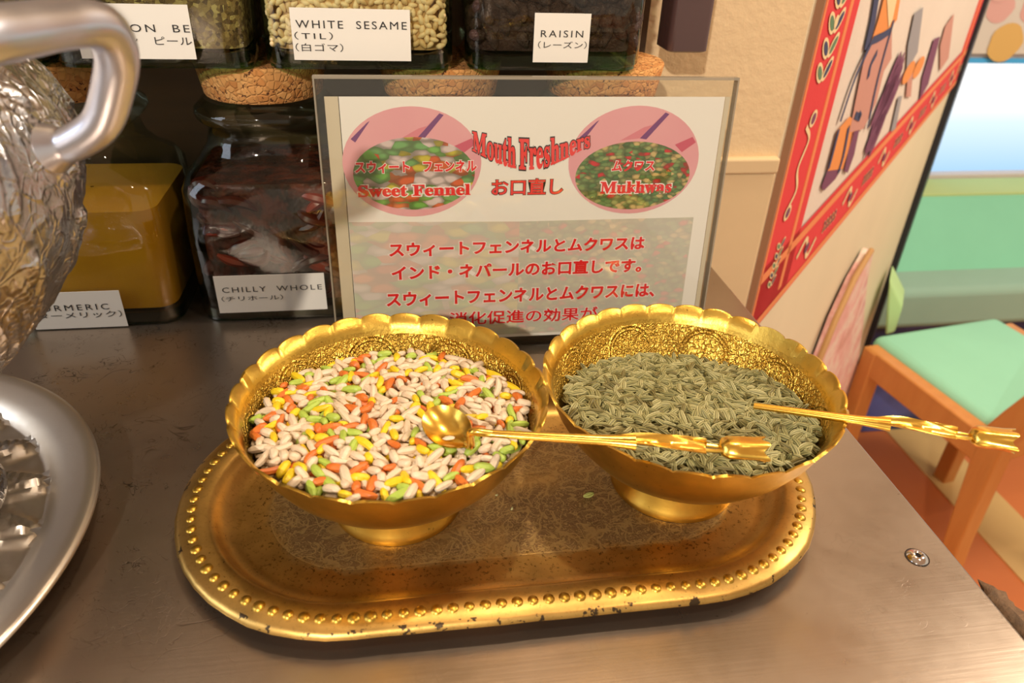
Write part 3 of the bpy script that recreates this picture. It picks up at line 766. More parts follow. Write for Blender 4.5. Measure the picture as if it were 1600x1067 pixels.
# raisins
n = N('raisin'); v = n.coord('Object')
M_RAI = n.pbr(color=n.mix(n.noise(v, 120, 3).outputs[0], S(44, 28, 24), S(92, 60, 46)), rough=.42, normal=n.bump(n.noise(v, 320, 4, .7, 1.5).outputs[0], 1.0, .003))
contents(j8, M_RAI, .094, 'filling_core').scale = (.96, .96, 1)
pressed(j8, [M_RAI], .0052, 260, 'raisins', .090, 9, aspect=.66)
label_on(j8, .0800, .1122, .1638, .1900, [('RAISIN', .12, .88, .52, .66, 1.3), ('（レーズン）', .08, .96, .29, .44, 1.0)], .0)
# whole chillies
contents(j2, N_DC, .090, 'chilli_core', .006).scale = (.93, .90, 1)
random.seed(14); mb = MB()
for i in range(46):
    x = random.uniform(-.040, .040); y = random.uniform(-.042, -.034) if i < 34 else random.uniform(-.034, .030); z = random.uniform(.020, .085); a = random.uniform(-.9, .9) + (PI if random.random() < .5 else 0); el = random.uniform(-.6, .6)
    L = random.uniform(.018, .030); d = Vector((math.cos(a) * math.cos(el), math.sin(a) * .3, math.sin(el)))
    c = Vector((x, y, z)); bnd = Vector((random.uniform(-.004, .004), 0, random.uniform(-.006, .006)))
    pts = [c + d * L * t + bnd * (1 - t * t * 4) for t in (-.5, -.25, 0, .25, .5)]
    pts = [Vector((max(-.044, min(.044, p.x)), max(-.041, min(.041, p.y)), max(.018, min(.094, p.z)))) for p in pts]
    mb.tube(catmull(pts, 3), [max(.0005, .0050 * math.sin(PI * (k + 1) / 15)) for k in range(13)], 8, random.choice((0, 0, 1)), flat=.7)
o = mb.build('dried_chillies', [plain('dark_chilli', S(74, 22, 14), .3), plain('red_chilli', S(140, 44, 20), .3)], j2); o['kind'] = 'stuff'
label_on(j2, -.1172, -.0493, .0075, .0340, [('CHILLY  WHOLE', .06, .97, .56, .70, 1.25), ('（チリホール）', .04, .60, .32, .46, 1.0)], 0)
bb_ = empty('shade_board', (-.30, .5475, 0)); tag(bb_, 'added dark brown board standing in for the shade behind the spice jars', 'board')  # invented board; its dark colour stands in for shade between the jars
n = N('shade_brown'); v = n.coord('Object', (1, 1, 8))
mb = MB(); mb.box(-.50, .482, 0, .006, 0, .62); mb.build('shade_panel', n.pbr(color=n.mix(n.noise(v, 14, 4).outputs[0], S(92, 66, 36), S(66, 46, 26)), rough=.5), bb_, False)
# narrow dark bottle standing behind the raisin jar
bt = empty('spice_bottle', (.1965, .5150, .158)); tag(bt, 'narrow dark bottle standing behind the raisin jar against the wall', 'bottle')
mb = MB(); mb.grid([rsq(.014 * s_, .014 * s_, .004, z) for s_, z in ((.9, 0), (1, .001), (1, .075), (.8, .082), (.5, .085))], True, caps=True); mb.build('bottle_body', plain('dark_plum_glass', S(84, 62, 60), .15), bt)
mb = MB(); mb.grid(lathe_rows([(.009, .084), (.0095, .085), (.0095, .100), (.001, .101)], 24), True, caps=True); mb.build('cap', M_BLACK, bt)
mb = MB(); mb.box(-.006, .006, -.0146, -.0138, .034, .060); mb.build('label_patch', M_BLACK, bt, False)

# ================================================================== STANDING SIGN
SY, LEAN = .395, math.radians(5)
SV = Vector((0, math.sin(LEAN), math.cos(LEAN))); SN = Vector((0, -math.cos(LEAN), math.sin(LEAN)))
sgn = empty('sign_holder', (0, SY, 0)); tag(sgn, 'clear acrylic stand holding the mouth freshener card behind the bowls', 'sign holder')
def sp(s, t, l=0.0): return Vector((s, 0, 0)) + SV * t + SN * l          # local to the holder
def spx(px, py):
    p = onp(px, py, (0, SY, 0), SN); return p.x, (p - Vector((0, SY, 0))).dot(SV)
sx0, sx1, st = -.0400, .1915, .1618
def slab_(mb, x0, x1, t0, t1, l0, l1, mi=0):
    vs = [sp(x, t, l) for l in (l0, l1) for t in (t0, t1) for x in (x0, x1)]
    mb.add(vs, [(0, 2, 3, 1), (4, 5, 7, 6), (0, 1, 5, 4), (2, 6, 7, 3), (0, 4, 6, 2), (1, 3, 7, 5)], mi)
mb = MB(); slab_(mb, sx0, sx1, .003, st, .0004, .0024); mb.build('front_panel', M_ACRYL, sgn, False)
mb = MB(); slab_(mb, sx0, sx1, .003, st, -.0030, -.0010); mb.build('back_panel', M_ACRYL, sgn, False)
mb = MB(); slab_(mb, sx0, sx1, st, st + .0014, -.0030, .0024); slab_(mb, sx0 - .0009, sx0, .003, st + .0014, -.0030, .0024); slab_(mb, sx1, sx1 + .0009, .003, st + .0014, -.0030, .0024)
mb.build('polished_edge', M_AEDGE, sgn, False)
mb = MB(); mb.box(sx0, sx1, -.012, .040, 0, .003); bevel(mb.build('base_plate', M_ACRYL, sgn, False), .0008)
# the card
crd = empty('sign_card', (0, SY, 0)); tag(crd, 'printed white card in the acrylic stand, two round seed pictures over red Japanese lines', 'card')
c0 = spx(529, 151); c1 = spx(1133, 153)
kx0, kx1, kt1 = c0[0], c1[0], c0[1]; kt0 = .0065
mb = MB(); slab_(mb, kx0, kx1, kt0, kt1, -.0006, -.0001); mb.build('paper', plain('card_white', S(246, 240, 230), .5), crd, False)
M_FS = plain('frosted_strip', S(214, 200, 172), .5)
for a_, b_ in ((kx0 - .0075, kx0 - .0004), (kx1 + .0004, sx1 - .002)):
    mb = MB(); slab_(mb, a_, b_, kt0, kt1, -.0007, -.0003); mb.build('backing_strip', M_FS, crd, False)
K = lambda s, t, l: sp(s, t, l)
def ellipse(mb, cx, ct, rx, rt, l, n=48, mi=0, clip=None):
    vs = [K(cx, ct, l)] + [K(cx + rx * math.cos(2 * PI * i / n), ct + rt * math.sin(2 * PI * i / n), l) for i in range(n)]
    mb.add(vs, [(0, 1 + i, 1 + (i + 1) % n) for i in range(n)], mi)
def seedprint(name, cols, scale, stretch, fade=0.0, dark=.9):
    n = N(name); v = n.coord('Object'); 
    wv = n.n('ShaderNodeMix', {0: .004, 4: v, 5: n.noise(v, 90, 1).outputs[1]}, data_type='VECTOR').outputs[1]
    mp = n.n('ShaderNodeMapping', {0: wv, 2: (0, .5, 0), 3: stretch}).outputs[0]
    f = n.vor(mp, scale, rnd=.85); e = f.outputs[0]
    r = n.n('ShaderNodeSeparateColor', {0: f.outputs[1]}).outputs[0]
    col = n.ramp(r, [(i / len(cols), c) for i, c in enumerate(cols)], 'CONSTANT')
    col = n.mix(n.ramp(e, [(.0, 0.0), (.36, 0.0), (.56, dark * .8), (.7, dark)]), col, S(62, 58, 24))
    if fade: col = n.mix(fade, col, S(236, 226, 214))
    return n.pbr(color=col, rough=.5)
CANDY = [S(222, 200, 196), S(116, 168, 96), S(226, 118, 60), S(206, 190, 60), S(216, 196, 190), S(120, 180, 80), S(214, 96, 44)]
FENN = [S(122, 150, 88), S(92, 130, 70), S(160, 166, 100), S(206, 180, 116), S(112, 140, 80), S(206, 40, 44), S(134, 152, 86), S(80, 116, 62)]
MP1 = seedprint('candy_print', CANDY, 150, (.8, 1, 1.8), 0.0, .65); MP2 = seedprint('fennel_print', FENN, 260, (1.0, 1, 1.8), 0.0, .6)
MP3 = seedprint('faded_candy_print', CANDY, 95, (.8, 1, 2.0), .66, .55); MP4 = seedprint('faded_fennel_print', FENN, 210, (1, 1, 1.7), .66, .6)
n = N('pink_print'); v = n.coord('Object'); M_PINK = n.pbr(color=n.mix(n.noise(v, 22, 2).outputs[0], S(240, 178, 180), S(226, 150, 160)), rough=.5)
M_DPINK = plain('deep_pink_print', S(206, 84, 108), .5); M_PURP = plain('purple_print', S(120, 60, 120), .5); M_PK2 = plain('mid_pink_print', S(222, 130, 142), .5)
def pic(cpx, rpx, ic, ir, mprint, name):
    cx, ct = spx(*cpx); ex, _ = spx(cpx[0] + rpx[0], cpx[1]); _, et = spx(cpx[0], cpx[1] - rpx[1])
    mb = MB(); ellipse(mb, cx, ct, ex - cx, et - ct, .00005); o = mb.build('round_picture', M_PINK, crd, False); o['label'] = name
    mb = MB(); rx, rt = ex - cx, et - ct
    def poly(pts, l, mi): mb.add([K(cx + a * rx, ct + b * rt, l) for a, b in pts], [tuple(range(len(pts)))], mi)
    poly([(.05, .42), (.40, .88), (.46, .85), (.15, .40)], .00009, 1); poly([(-.25, .38), (.05, .42), (.38, .86), (.22, .66), (.1, .62)], .00008, 2)
    poly([(.60, .30), (.86, .44), (.92, .34), (.72, .16)], .00009, 0); poly([(-.86, .44), (-.62, .72), (-.58, .75), (-.80, .38)], .00009, 1)
    mb.build('folds', [M_DPINK, M_PURP, M_PK2], o, False)
    qx, qt = spx(*ic); e2, _ = spx(ic[0] + ir[0], ic[1]); _, e3 = spx(ic[0], ic[1] - ir[1])
    mb = MB(); ellipse(mb, qx, qt, e2 - qx, e3 - qt, .00012); mb.build('seed_print', mprint, o, False)
pic((645, 255), (107, 89), (648, 272), (94, 58), MP1, 'round picture of coloured seeds on pink')
pic((991, 252), (100, 87), (989, 275), (88, 54), MP2, 'round picture of green seeds on pink')
a = spx(545, 347); b = spx(812, 346); c = spx(1084, 338)
mb = MB(); mb.add([K(a[0], .0085, .00005), K(b[0], .0085, .00005), K(b[0], b[1], .00005), K(a[0], a[1], .00005)], [(0, 1, 2, 3)]); mb.build('faded_picture', MP3, crd, False)
mb = MB(); mb.add([K(b[0], .0085, .00005), K(c[0], .0085, .00005), K(c[0], c[1] - .0005, .00005), K(b[0], b[1], .00005)], [(0, 1, 2, 3)]); mb.build('faded_picture', MP4, crd, False)
inkm = MB(); inkw = MB(); inkk = MB(); inkr = MB()
def line(tx, px0, px1, py0, py1, off=.038, outl=.085, back=None, front=None):
    x0, t0 = spx(px0, py1); x1, _ = spx(px1, py1); _, t1 = spx((px0 + px1) / 2, py0)
    bnd = fit_text(front or inkm, tx, x0, x1, t0, t1, .00026, K, off)
    if outl: fit_text(back or inkw, tx, x0, x1, t0, t1, .00018, K, outl, bounds=bnd)
line('スウィートフェンネルとムクワスは', 608, 1005, 374, 402); line('インド・ネパールのお口直しです。', 612, 1000, 409, 438)
line('スウィートフェンネルとムクワスには、', 604, 1020, 449, 480); line('消化促進の効果が', 702, 932, 483, 509, .018, .05)
line('スウィート　フェンネル', 555, 745, 251, 271); line('𝐒𝐰𝐞𝐞𝐭 𝐅𝐞𝐧𝐧𝐞𝐥', 560, 735, 288, 308, .025, .085)
line('ムクワス', 955, 1022, 250, 268); line('𝐌𝐮𝐤𝐡𝐰𝐚𝐬', 937, 1048, 283, 303, .025, .085)
line('お口直し', 768, 879, 279, 305, .02, .05, inkk, inkr)
def fresh(tx, off, mbx, lift, bnd, pa, pb, u0, u1):
    def warp(a_, c_):
        u = u0 + (u1 - u0) * a_; xp = pa + (pb - pa) * a_
        base = 236 + 32 * math.sin(PI * min(1, u * 1.05)) - 4 * u; top = 205 + 12 * math.sin(PI * u)
        if u > .9: top += 0
        return spx(xp, base + (top - base) * c_)
    return fit_text(mbx, tx, 0, 0, 0, 0, lift, K, off, warp=warp, bounds=bnd)
for tx, pa, pb, u0, u1 in (('𝐌𝐨𝐮𝐭𝐡', 738, 806, 0, .37), ('𝐅𝐫𝐞𝐬𝐡𝐧𝐞𝐫𝐬', 811, 922, .40, 1.0)):
    bb = fresh(tx, .02, inkr, .00026, None, pa, pb, u0, u1); fresh(tx, .055, inkk, .00018, bb, pa, pb, u0, u1)
inkw.build('letter_outline', M_OUTL, crd, False); inkk.build('letter_outline', M_INK, crd, False)
inkm.build('lettering', M_RED, crd, False); inkr.build('lettering', M_DRED, crd, False)

# ================================================================== SILVER PITCHER AND PLATE
def leaf_h(a, b):
    """one acanthus leaf in a cell, a and b in -1..1"""
    wd = .85 * math.sqrt(max(0, 1 - b * b)) * (1 - .25 * b)
    if wd < .05 or abs(a) > wd: return 0.0
    m = 1 - (abs(a) / wd) ** 2
    return m ** .5 * (.62 + .38 * math.cos(17 * (b * .9 - abs(a) * 1.1))) + .3 * math.exp(-(a / .08) ** 2)
PX, PY = -.2705, .2445
plate = empty('silver_plate', (PX, PY, .0003)); tag(plate, 'round silver plate with embossed leaves under the pitcher', 'plate')
def pfn(i, r, z, a):
    h = 0
    if .052 < r < .112:
        b = (r - .052) / .060 * 2 - 1; u = a * 21 / (2 * PI); k = (u % 1) * 2 - 1
        h = .0034 * leaf_h(k + .55 * b, -b) + .0003 * noise.noise(Vector((r * 260 * math.cos(a), r * 260 * math.sin(a), 0)))
    return Vector((r * math.cos(a), r * math.sin(a), z + h))
pr = [(.002, .006)] + [(.052 + .060 * k / 42, .0065 + .002 * math.sin(PI * k / 42)) for k in range(43)] + [(.114, .0100), (.121, .0130), (.128, .0150), (.1325, .0158), (.1345, .0150), (.1348, .0135), (.1330, .0125), (.126, .0115), (.106, .004), (.098, .0), (.003, .0)]
rows = lathe_rows(pr, 300, pfn); mb = MB(); mb.grid(rows, True, caps=True); mb.build('plate_disc', M_SILVER2, plate, sharp=70)
EX, EY = -.2230, .2600
ew = empty('silver_pitcher', (EX, EY, .0134)); tag(ew, 'embossed silver pitcher with a thick curved handle at the left edge', 'pitcher')
eprof = [(.030, .002), (.046, .000), (.047, .004), (.040, .008), (.026, .016), (.020, .028), (.019, .040), (.024, .050), (.034, .058), (.048, .066), (.064, .076), (.080, .090), (.093, .106), (.103, .122), (.1095, .138), (.112, .152), (.111, .164), (.1075, .176), (.100, .187), (.088, .197), (.072, .205), (.056, .211), (.046, .219), (.042, .232), (.044, .245), (.052, .256), (.048, .257), (.040, .246), (.036, .232), (.036, .220)]
# resample finely
cp = catmull([(r, z - (.0057 if z > .02 else 0), 0) for r, z in eprof], 6)
def efn(i, r, z, a):
    h = 0.0
    if .052 < z < .205:
        t = (z - .052) / .153
        if t < .52: b = t / .52 * 2 - 1; nn = 17; sh = 0
        elif t < .60: b = (t - .52) / .08 * 2 - 1; nn = 60; sh = 0
        else: b = (t - .60) / .40 * 2 - 1; nn = 17; sh = .5
        u = a * nn / (2 * PI) + sh; k = (u % 1) * 2 - 1
        amp = .0027 if nn == 17 else .0014
        h = amp * leaf_h(k + (.3 * b if nn == 17 else 0), b) + .0003 * noise.noise(Vector((math.cos(a) * 40, math.sin(a) * 40, z * 420)))
    rr = r + h
    return Vector((rr * math.cos(a), rr * math.sin(a), z))
mb = MB(); mb.grid(lathe_rows([(p.x, p.y) for p in cp], 420, efn), True, caps=True); mb.build('vessel', M_SILVER, ew, sharp=80)
def eloc(px, py, y): return ony(px, py, y) - Vector((EX, EY, .0134))
hp = [eloc(82, 232, .232), eloc(118, 222, .230), eloc(158, 192, .228), eloc(176, 140, .226), eloc(182, 85, .222), eloc(158, 42, .216), eloc(100, 38, .205), eloc(30, 48, .190), eloc(-60, 62, .176), eloc(-160, 90, .172), eloc(-240, 150, .178)]
hs = catmull(hp, 8)
mb = MB(); mb.tube(hs, [.0049 + .0008 * abs(math.sin(PI * i / len(hs))) + (.0025 * max(0, 1 - i / 5)) + .0032 * max(0, i / len(hs) - .55) for i in range(len(hs))], 20, up=(0, 1, 0)); mb.build('handle', plain('handle_silver', S(212, 214, 226), .33, metal=1.0), ew)

# ================================================================== TEXTILE ON THE SLANTING WALL
tp = empty('wall_textile', (WC.x, WC.y, 0)); tag(tp, 'painted cream textile with red flowered border hung on the slanting wall', 'textile')
def W3(u, z, d=.004): return wl(u, z, d) - Vector((WC.x, WC.y, 0))
M_CLOTH = plaster('cream_cloth', S(226, 212, 196), 300, .4, .001)
M_REDC = plaster('red_cloth', S(222, 58, 60), 300, .3, .001); M_ORAC = plaster('orange_cloth', S(232, 138, 84), 300, .3, .001)
M_CREAMC = plain('cream_thread', S(232, 206, 156), .8); M_NAVY = plain('navy_paint', S(58, 62, 96), .8); M_GREENC = plain('green_paint', S(96, 128, 92), .8)
M_PLUM = plain('plum_paint', S(118, 62, 92), .8); M_ORF = plain('orange_paint', S(226, 142, 70), .8); M_GREYP = plain('grey_paint', S(150, 146, 148), .8); M_ROSE = plain('dusty_rose_paint', S(196, 140, 124), .8)
UL, UR, TT = .012, WL - .03, .75
def zb(u):   # lower edge, sagging a little, from the photograph
    return -.118 + .052 * (u / 1.0)
BW, LW = .075, .112
def strip(mb, pts_lo, pts_hi, d0, d1, mi=0):
    n_ = len(pts_lo); vs = [W3(*p, d1) for p in pts_lo] + [W3(*p, d1) for p in pts_hi] + [W3(*p, d0) for p in pts_lo] + [W3(*p, d0) for p in pts_hi]
    fs = [(i, i + 1, n_ + i + 1, n_ + i) for i in range(n_ - 1)] + [(2 * n_ + i, 2 * n_ + i + 1, i + 1, i) for i in range(n_ - 1)] + [(0, n_, 3 * n_, 2 * n_), (n_ - 1, 3 * n_ - 1, 4 * n_ - 1, 2 * n_ - 1)]
    mb.add(vs, fs, mi)
us = [UL + (UR - UL) * i / 20 for i in range(21)]
mb = MB(); strip(mb, [(u, zb(u)) for u in us], [(u, TT) for u in us], .0, .004); mb.build('cloth_field', M_CLOTH, tp, False)
mb = MB(); strip(mb, [(u, zb(u)) for u in us], [(u, zb(u) + BW) for u in us], .004, .0055)
mb.build('lower_border', M_REDC, tp, False)
def vband(u0, u1, mat, name, d=.0055, z0=None):
    m_ = MB(); strip(m_, [(u0, zb(u0) if z0 is None else z0), (u1, zb(u1) if z0 is None else z0)], [(u0, TT), (u1, TT)], .004, d); return m_.build(name, mat, tp, False)
vband(UL, UL + LW, M_REDC, 'side_border'); vband(UR - .06, UR, M_REDC, 'side_border', .0056)
mb = MB()
strip(mb, [(UL + LW * .72, zb(UL))], [(UL + LW * .72, TT)], .0055, .0056) if False else None
for a_, b_ in ((UL + LW * .70, UL + LW * .78), (UL + .002, UL + .006), (UR - .05, UR - .035)):
    strip(mb, [(a_, zb(a_) + .02), (b_, zb(b_) + .02)], [(a_, TT), (b_, TT)], .0055, .0062)
for a_, b_ in ((.78, .92), (.04, .16)):
    strip(mb, [(u, zb(u) + BW * a_) for u in us], [(u, zb(u) + BW * b_) for u in us], .0055, .0062)
mb.build('orange_stripe', M_ORAC, tp, False)
mb = MB(); strip(mb, [(UL - .004, zb(0)), (UL, zb(0))], [(UL - .004, TT), (UL, TT)], .0, .006); mb.build('hem', plain('brown_hem', S(150, 108, 78), .8), tp, False)
mo = MB()
def blob(u, z, ru, rz, a, mi, d=.0064, n=14):
    vs = [W3(u, z, d)] + [W3(u + ru * math.cos(t) * math.cos(a) - rz * math.sin(t) * math.sin(a), z + ru * math.cos(t) * math.sin(a) + rz * math.sin(t) * math.cos(a), d) for t in [2 * PI * i / n for i in range(n)]]
    mo.add(vs, [(0, 1 + i, 1 + (i + 1) % n) for i in range(n)], mi)
def stroke(pts, wd, mi, d=.0064):
    pts = catmull([(p[0], p[1], 0) for p in pts], 6); lo, hi = [], []
    for i, p in enumerate(pts):
        t = (pts[min(i + 1, len(pts) - 1)] - pts[max(0, i - 1)]).normalized(); nn = Vector((-t.y, t.x, 0)) * wd
        lo.append(W3(p.x - nn.x, p.y - nn.y, d)); hi.append(W3(p.x + nn.x, p.y + nn.y, d))
    k = len(lo); mo.add(lo + hi, [(i, i + 1, k + i + 1, k + i) for i in range(k - 1)], mi)
def flower(u, z, s, horiz=False):
    for i in range(5):
        for sg in (-1, 1):
            a = i / 4 * 2 - 1; cu, cz = (u + sg * s * .30, z + a * s) if not horiz else (u + a * s * 1.6, z + sg * s * .28)
            ang = sg * .6 + (PI / 2 if horiz else 0)
            blob(cu, cz, s * .36, s * .17, ang, 1, .0064); blob(cu, cz, s * .26, s * .10, ang, 2 if (i + (sg > 0)) % 2 else 3, .0066)
    blob(u, z, s * .14, s * .14, 0, 1, .0068)
def vine(u, z, s):
    stroke([(u - s * .3, z + s), (u + s * .2, z + s * .6), (u - s * .15, z), (u + s * .2, z - s * .6), (u - s * .2, z - s)], s * .06, 1)
    for sg in (-1, 1):
        blob(u + s * .12 * sg, z + sg * s * 1.1, s * .26, s * .2, 0, 1, .0066); blob(u + s * .12 * sg, z + sg * s * 1.1, s * .16, s * .13, 0, 4, .0068)
uc = UL + LW * .38
for k, z in enumerate([.64, .52, .40, .28, .165, .045, -.05]):
    (flower if k % 2 == 0 else vine)(uc, z, .038 if z > -.04 else .02)
for k in range(12):
    u = .17 + k * .085; z = zb(u) + BW * .47
    if k % 2: flower(u, z, .014, True)
    else: stroke([(u - .035, z), (u - .01, z + .014), (u + .01, z - .014), (u + .035, z)], .003, 1); blob(u, z, .008, .006, 0, 4, .0068)
def P2(px, py): return on_wall(px, py)
def poly(pxs, mi, d=.0062):
    uz = [P2(*p) for p in pxs]; mo.add([W3(u, z, d) for u, z in uz], [tuple(range(len(uz)))], mi)
mo.build('border_flowers', [M_REDC, M_CREAMC, M_NAVY, M_GREENC, M_PLUM, M_ORF, M_GREYP, M_ORAC, M_ROSE], tp, False)
mo = MB()
# robed figure
poly([(1372, -10), (1398, -10), (1392, 30), (1378, 46), (1362, 52), (1352, 60), (1362, 30)], 5)
poly([(1350, 62), (1384, 46), (1384, 90), (1372, 110), (1360, 160), (1340, 200), (1318, 205), (1326, 160), (1338, 100)], 8, .0063)
poly([(1318, 180), (1338, 195), (1326, 205), (1316, 235), (1308, 262), (1284, 265), (1290, 235), (1300, 200)], 5)
poly([(1374, -10), (1392, -10), (1384, 30), (1378, 42)], 1, .0067)
poly([(1356, -10), (1364, -10), (1356, 40), (1346, 78), (1340, 76), (1350, 30)], 2)
poly([(1322, 205), (1334, 200), (1326, 240), (1316, 268), (1310, 266)], 4)
poly([(1283, 265), (1306, 262), (1296, 278), (1278, 296), (1274, 290)], 4)
for a_, b_, c_ in (((1352, 62), (1325, 120), (1302, 188)), ((1386, 30), (1362, 120), (1346, 198)), ((1360, 80), (1350, 100), (1346, 120)), ((1326, 178), (1334, 182), (1332, 176)), ((1316, 196), (1308, 240), (1300, 268)), ((1383, 45), (1366, 56), (1352, 62)), ((1300, 200), (1290, 240), (1284, 262))):
    stroke([P2(*a_), P2(*b_), P2(*c_)], .004, 2, .0069)
for px, py, s in ((1384, 140, 9), (1370, 168, 9), (1360, 205, 6), (1388, 118, 6)):
    for q_ in range(4):
        u, z = P2(px + (q_ % 2) * s - s / 2, py + (q_ // 2) * s * 1.3 - s / 2); blob(u, z, .03, .010, .9, 4, .0064)
poly([(1420, 20), (1434, 10), (1426, 80), (1408, 112), (1410, 70)], 6); poly([(1412, 100), (1420, 96), (1416, 150), (1408, 150)], 8)
for px, py in ((1412, 112), (1428, 104)): u, z = P2(px, py); blob(u, z, .035, .014, 0, 5)
poly([(1452, 60), (1462, 56), (1444, 130), (1430, 155), (1434, 120)], 4); poly([(1470, 40), (1484, 20), (1476, 90), (1462, 110), (1462, 70)], 8)
poly([(1396, 150), (1402, 148), (1392, 200), (1384, 205)], 6)
mo.build('painted_figures', [M_REDC, M_CREAMC, M_NAVY, M_GREENC, M_PLUM, M_ORF, M_GREYP, M_ORAC, M_ROSE], tp, False)
# lower pink hanging
pk = empty('pink_hanging', (0, 0, 0)); tag(pk, 'faded pink patterned cloth with brown cord hanging below the textile', 'cloth')
n = N('pink_cloth'); v = n.coord('Object')
M_PKC = n.pbr(color=n.ramp(n.noise(v, 11, 4, .7).outputs[0], [(.3, S(196, 140, 122)), (.45, S(222, 168, 160)), (.55, S(226, 204, 186)), (.7, S(206, 132, 140))]), rough=.9)
o_px = [(1345, 386), (1336, 430), (1332, 500), (1322, 600), (1319, 625), (1246, 612), (1264, 560), (1290, 492), (1318, 432)]
uz = [on_wall(*p) for p in o_px]; k = len(uz)
mb = MB(); mb.add([wl(u, z, .020) for u, z in uz] + [wl(u, z, .004) for u, z in uz], [tuple(range(k))] + [(i, k + i, k + (i + 1) % k, (i + 1) % k) for i in range(k)]); mb.build('cloth_panel', M_PKC, pk, False)
mb = MB(); mb.tube([wl(*on_wall(*p), .018) for p in ((1343, 386), (1316, 430), (1288, 490), (1260, 558), (1240, 620))], .0045, 8); mb.build('cord', plain('brown_cord', S(176, 134, 84), .8), pk)

# ================================================================== BEYOND: BENCH, CHAIR, FLOWERS
M_MINT = plaster('mint_vinyl', S(134, 206, 172), 30, .05); M_MINTD = plaster('teal_vinyl', S(88, 168, 150), 30, .05); M_MINTG = plaster('grey_mint_vinyl', S(150, 186, 168), 30, .05)
bench = empty('upholstered_bench', (0, 0, 0)); tag(bench, 'long mint green upholstered bench below the bright window', 'bench')
by = onz(1430, 455, -.55).y; sb = onz(1500, 421, -.545)
def rbox(name, x0, x1, y0, y1, z0, z1, mat, par, r=.02):
    m_ = MB(); m_.box(x0, x1, y0, y1, z0, z1); o = m_.build(name, mat, par, True); bevel(o, r, 4); return o
rbox('seat_cushion', 1.12, 3.4, by, by + .40, -.66, -.55, M_MINTG, bench, .02)
n = N('navy_panel'); M_NVP = n.pbr(color=n.mix(n.ramp(n.noise(n.coord('Object'), 5, 2).outputs[0], [(.45, 0.0), (.62, 1.0)]), S(24, 48, 92), S(92, 104, 176)), rough=.4)  # lilac patches are light on the navy base, painted into its colour
rbox('bench_base', 1.12, 3.4, by + .02, by + .42, FLOOR, -.66, M_NVP, bench, .005)
bt_ = ony(1560, 276, FY).z; fy_ = onz(1560, 300, bt_).y
mb = MB(); mb.add([(x, y, z) for x in (1.12, 3.4) for y, z in ((sb.y, -.56), (fy_, bt_ - .002), (FY - .02, bt_ - .002), (FY - .02, -.56))], [(0, 1, 2, 3), (7, 6, 5, 4), (0, 4, 5, 1), (1, 5, 6, 2), (2, 6, 7, 3), (3, 7, 4, 0)])
bevel(mb.build('backrest', M_MINT, bench), .012, 4)
rbox('top_rail', 1.12, 3.4, fy_ - .004, FY - .006, bt_ - .012, bt_, plaster('lime_vinyl', S(184, 206, 140), 30, .05), bench, .003)
# chair
SZ = -.55
kc = onz(1540, 682, SZ); kf = onz(1352, 540, SZ); kd = (kf - kc).normalized(); kd = Vector((kd.x, kd.y, 0)); ks = Vector((kd.y, -kd.x, 0))
ch = empty('dining_chair', (kc.x, kc.y, FLOOR)); tag(ch, 'wooden chair with mint green seat at the right edge beyond the counter', 'chair')
M_WOOD = N('orange_wood'); v = M_WOOD.coord('Object', (6, 6, 1)); M_WOOD = M_WOOD.pbr(color=M_WOOD.mix(M_WOOD.noise(v, 9, 4).outputs[0], S(214, 150, 82), S(190, 122, 60)), rough=.4)
hh = SZ - FLOOR; ln = (kf - kc).length
def cp_(a, b, z): return kd * a + ks * b + Vector((0, 0, z))
def cbox(mb, a0, a1, b0, b1, z0, z1):
    mb.add([cp_(a, b, z) for z in (z0, z1) for b in (b0, b1) for a in (a0, a1)], [(0, 2, 3, 1), (4, 5, 7, 6), (0, 1, 5, 4), (2, 6, 7, 3), (0, 4, 6, 2), (1, 3, 7, 5)])
SW = .40
mb = MB(); cbox(mb, .012, ln + .02, .030, SW - .03, hh - .03, hh + .012); bevel(mb.build('seat', plaster('mint_seat', S(150, 216, 186), 30, .05), ch), .02, 4)
mb = MB(); cbox(mb, 0, ln, 0, .032, hh - .06, hh); bevel(mb.build('seat_rail', M_WOOD, ch), .004)
mb = MB(); cbox(mb, 0, ln, SW - .032, SW, hh - .06, hh); bevel(mb.build('seat_rail', M_WOOD, ch), .004)
mb = MB(); cbox(mb, 0, .03, 0.03, SW - .03, hh - .075, hh - .01); bevel(mb.build('back_rail', M_WOOD, ch), .004)
mb = MB(); cbox(mb, ln - .03, ln, 0.03, SW - .03, hh - .06, hh); bevel(mb.build('front_rail', M_WOOD, ch), .004)
for b in (0, SW - .036):
    mb = MB(); rows = []
    for z, a, wd in ((0, -.05, .026), (hh * .5, -.025, .034), (hh, -.01, .050), (hh + .06, -.03, .046), (hh + .20, -.085, .04), (hh + .42, -.19, .034)):
        rows.append([cp_(a + p * wd / 2, b + q_, z) for p, q_ in ((-1, 0), (1, 0), (1, .036), (-1, .036))])
    mb.grid(rows, True, caps=True); bevel(mb.build('leg', M_WOOD, ch, True, 30), .004)
    mb = MB(); cbox(mb, ln - .034, ln + .002, b + (-.002 if b == 0 else .002), b + (.034 if b == 0 else .038), 0, hh - .0015); bevel(mb.build('leg', M_WOOD, ch), .004)
mb = MB()
for k, (za, aa) in enumerate(((hh + .22, -.095), (hh + .36, -.16))): cbox(mb, aa - .01, aa + .012, .03, SW - .03, za, za + .05)
mb.build('backrest', M_WOOD, ch)
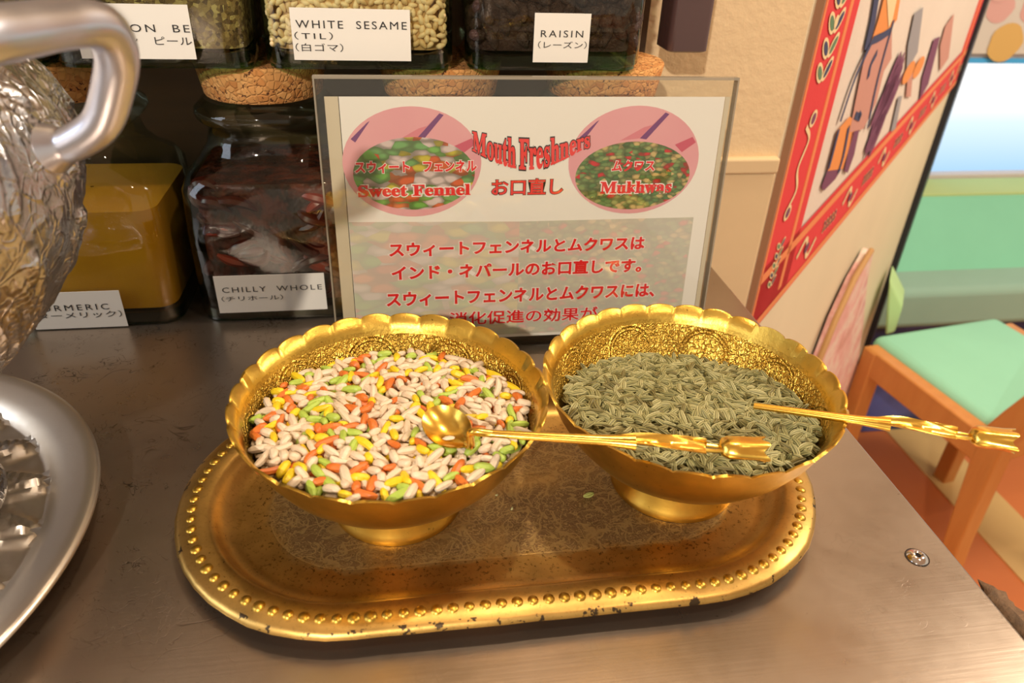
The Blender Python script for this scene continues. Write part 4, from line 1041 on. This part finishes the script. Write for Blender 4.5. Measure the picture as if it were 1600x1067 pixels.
# pale green cushion standing at the bench end
p = onz(1400, 520, -.55)
cu = empty('cushion', (p.x + .01, p.y + .02, -.55)); 
mb = MB(); 
for_ = [onp(px, py, (p.x, p.y + .03, 0), (0, 1, 0)) for px, py in ((1383, 525), (1386, 478), (1390, 436), (1411, 478), (1398, 520))]
k = len(for_); off = Vector(cu.location)
mb.add([q_ - off for q_ in for_] + [q_ - off + Vector((.05, .07, 0)) for q_ in for_], [tuple(range(k)), tuple(range(2 * k - 1, k - 1, -1))] + [(i, k + i, k + (i + 1) % k, (i + 1) % k) for i in range(k)])
bevel(mb.build('cushion_body', plaster('pale_green_fabric', S(188, 222, 156), 60, .1), cu), .006, 3); tag(cu, 'small pale green cushion by the black wall edge', 'cushion')
# flowers printed on the far wall hanging
fl = empty('flower_hanging', (wx0, FY - .012, wz1)); tag(fl, 'pale hanging with round pink and yellow flowers above the window', 'hanging')
mb = MB(); mb.box(-.3, 1.6, 0, .008, .012, .9); mb.build('cloth', plaster('hanging_cloth', S(218, 208, 196), 60, .2), fl, False)
mf = MB()
def disc(x, z, r, mi, l):
    vs = [Vector((x, -l, z))] + [Vector((x + r * math.cos(2 * PI * i / 20) * (1 + .06 * math.cos(5 * 2 * PI * i / 20)), -l, z + r * math.sin(2 * PI * i / 20))) for i in range(20)]; mf.add(vs, [(0, 1 + i, 1 + (i + 1) % 20) for i in range(20)], mi)
fc = ony(1565, 65, FY) - Vector((wx0, FY, wz1)); R0 = .046
for ix in range(-2, 5):
    for iz in range(0, 4):
        x, z = fc.x + ix * .205 + (iz % 2) * .10, fc.z + iz * .205
        disc(x, z, R0, 1, .0022)
        for a in range(6): disc(x + .092 * math.cos(a * PI / 3), z + .092 * math.sin(a * PI / 3), .036, 0, .0006 + .0001 * a + .0007 * (ix % 2)) if z + .092 * math.sin(a * PI / 3) > .05 else None
mf.build('flower_print', [plain('flower_pink', S(214, 164, 156), .8), plain('flower_yellow', S(214, 172, 100), .8)], fl, False)

# ================================================================== CEILING LAMPS (out of frame, seen in the metal)
for x, y in ((.22, .42), (.55, -.25)):
    cl = empty('ceiling_light', (x, y, 1.5)); tag(cl, 'recessed ceiling light over the %s' % ('bowls' if x < .3 else 'right side of the counter'), 'light')
    mb = MB(); mb.grid(lathe_rows([(.035, 0), (.05, 0), (.05, -.012), (.035, -.006)], 32), True); mb.build('trim_ring', M_CHROME, cl)
    nn = N('lamp_glow'); e_ = nn.n('ShaderNodeEmission', {0: (1, .82, .6, 1), 1: 18}); nn.link(e_.outputs[0], nn.out.inputs[0])
    mb = MB(); mb.grid(lathe_rows([(.001, -.004), (.034, -.004)], 32), True); mb.build('lamp_disc', nn.m, cl)
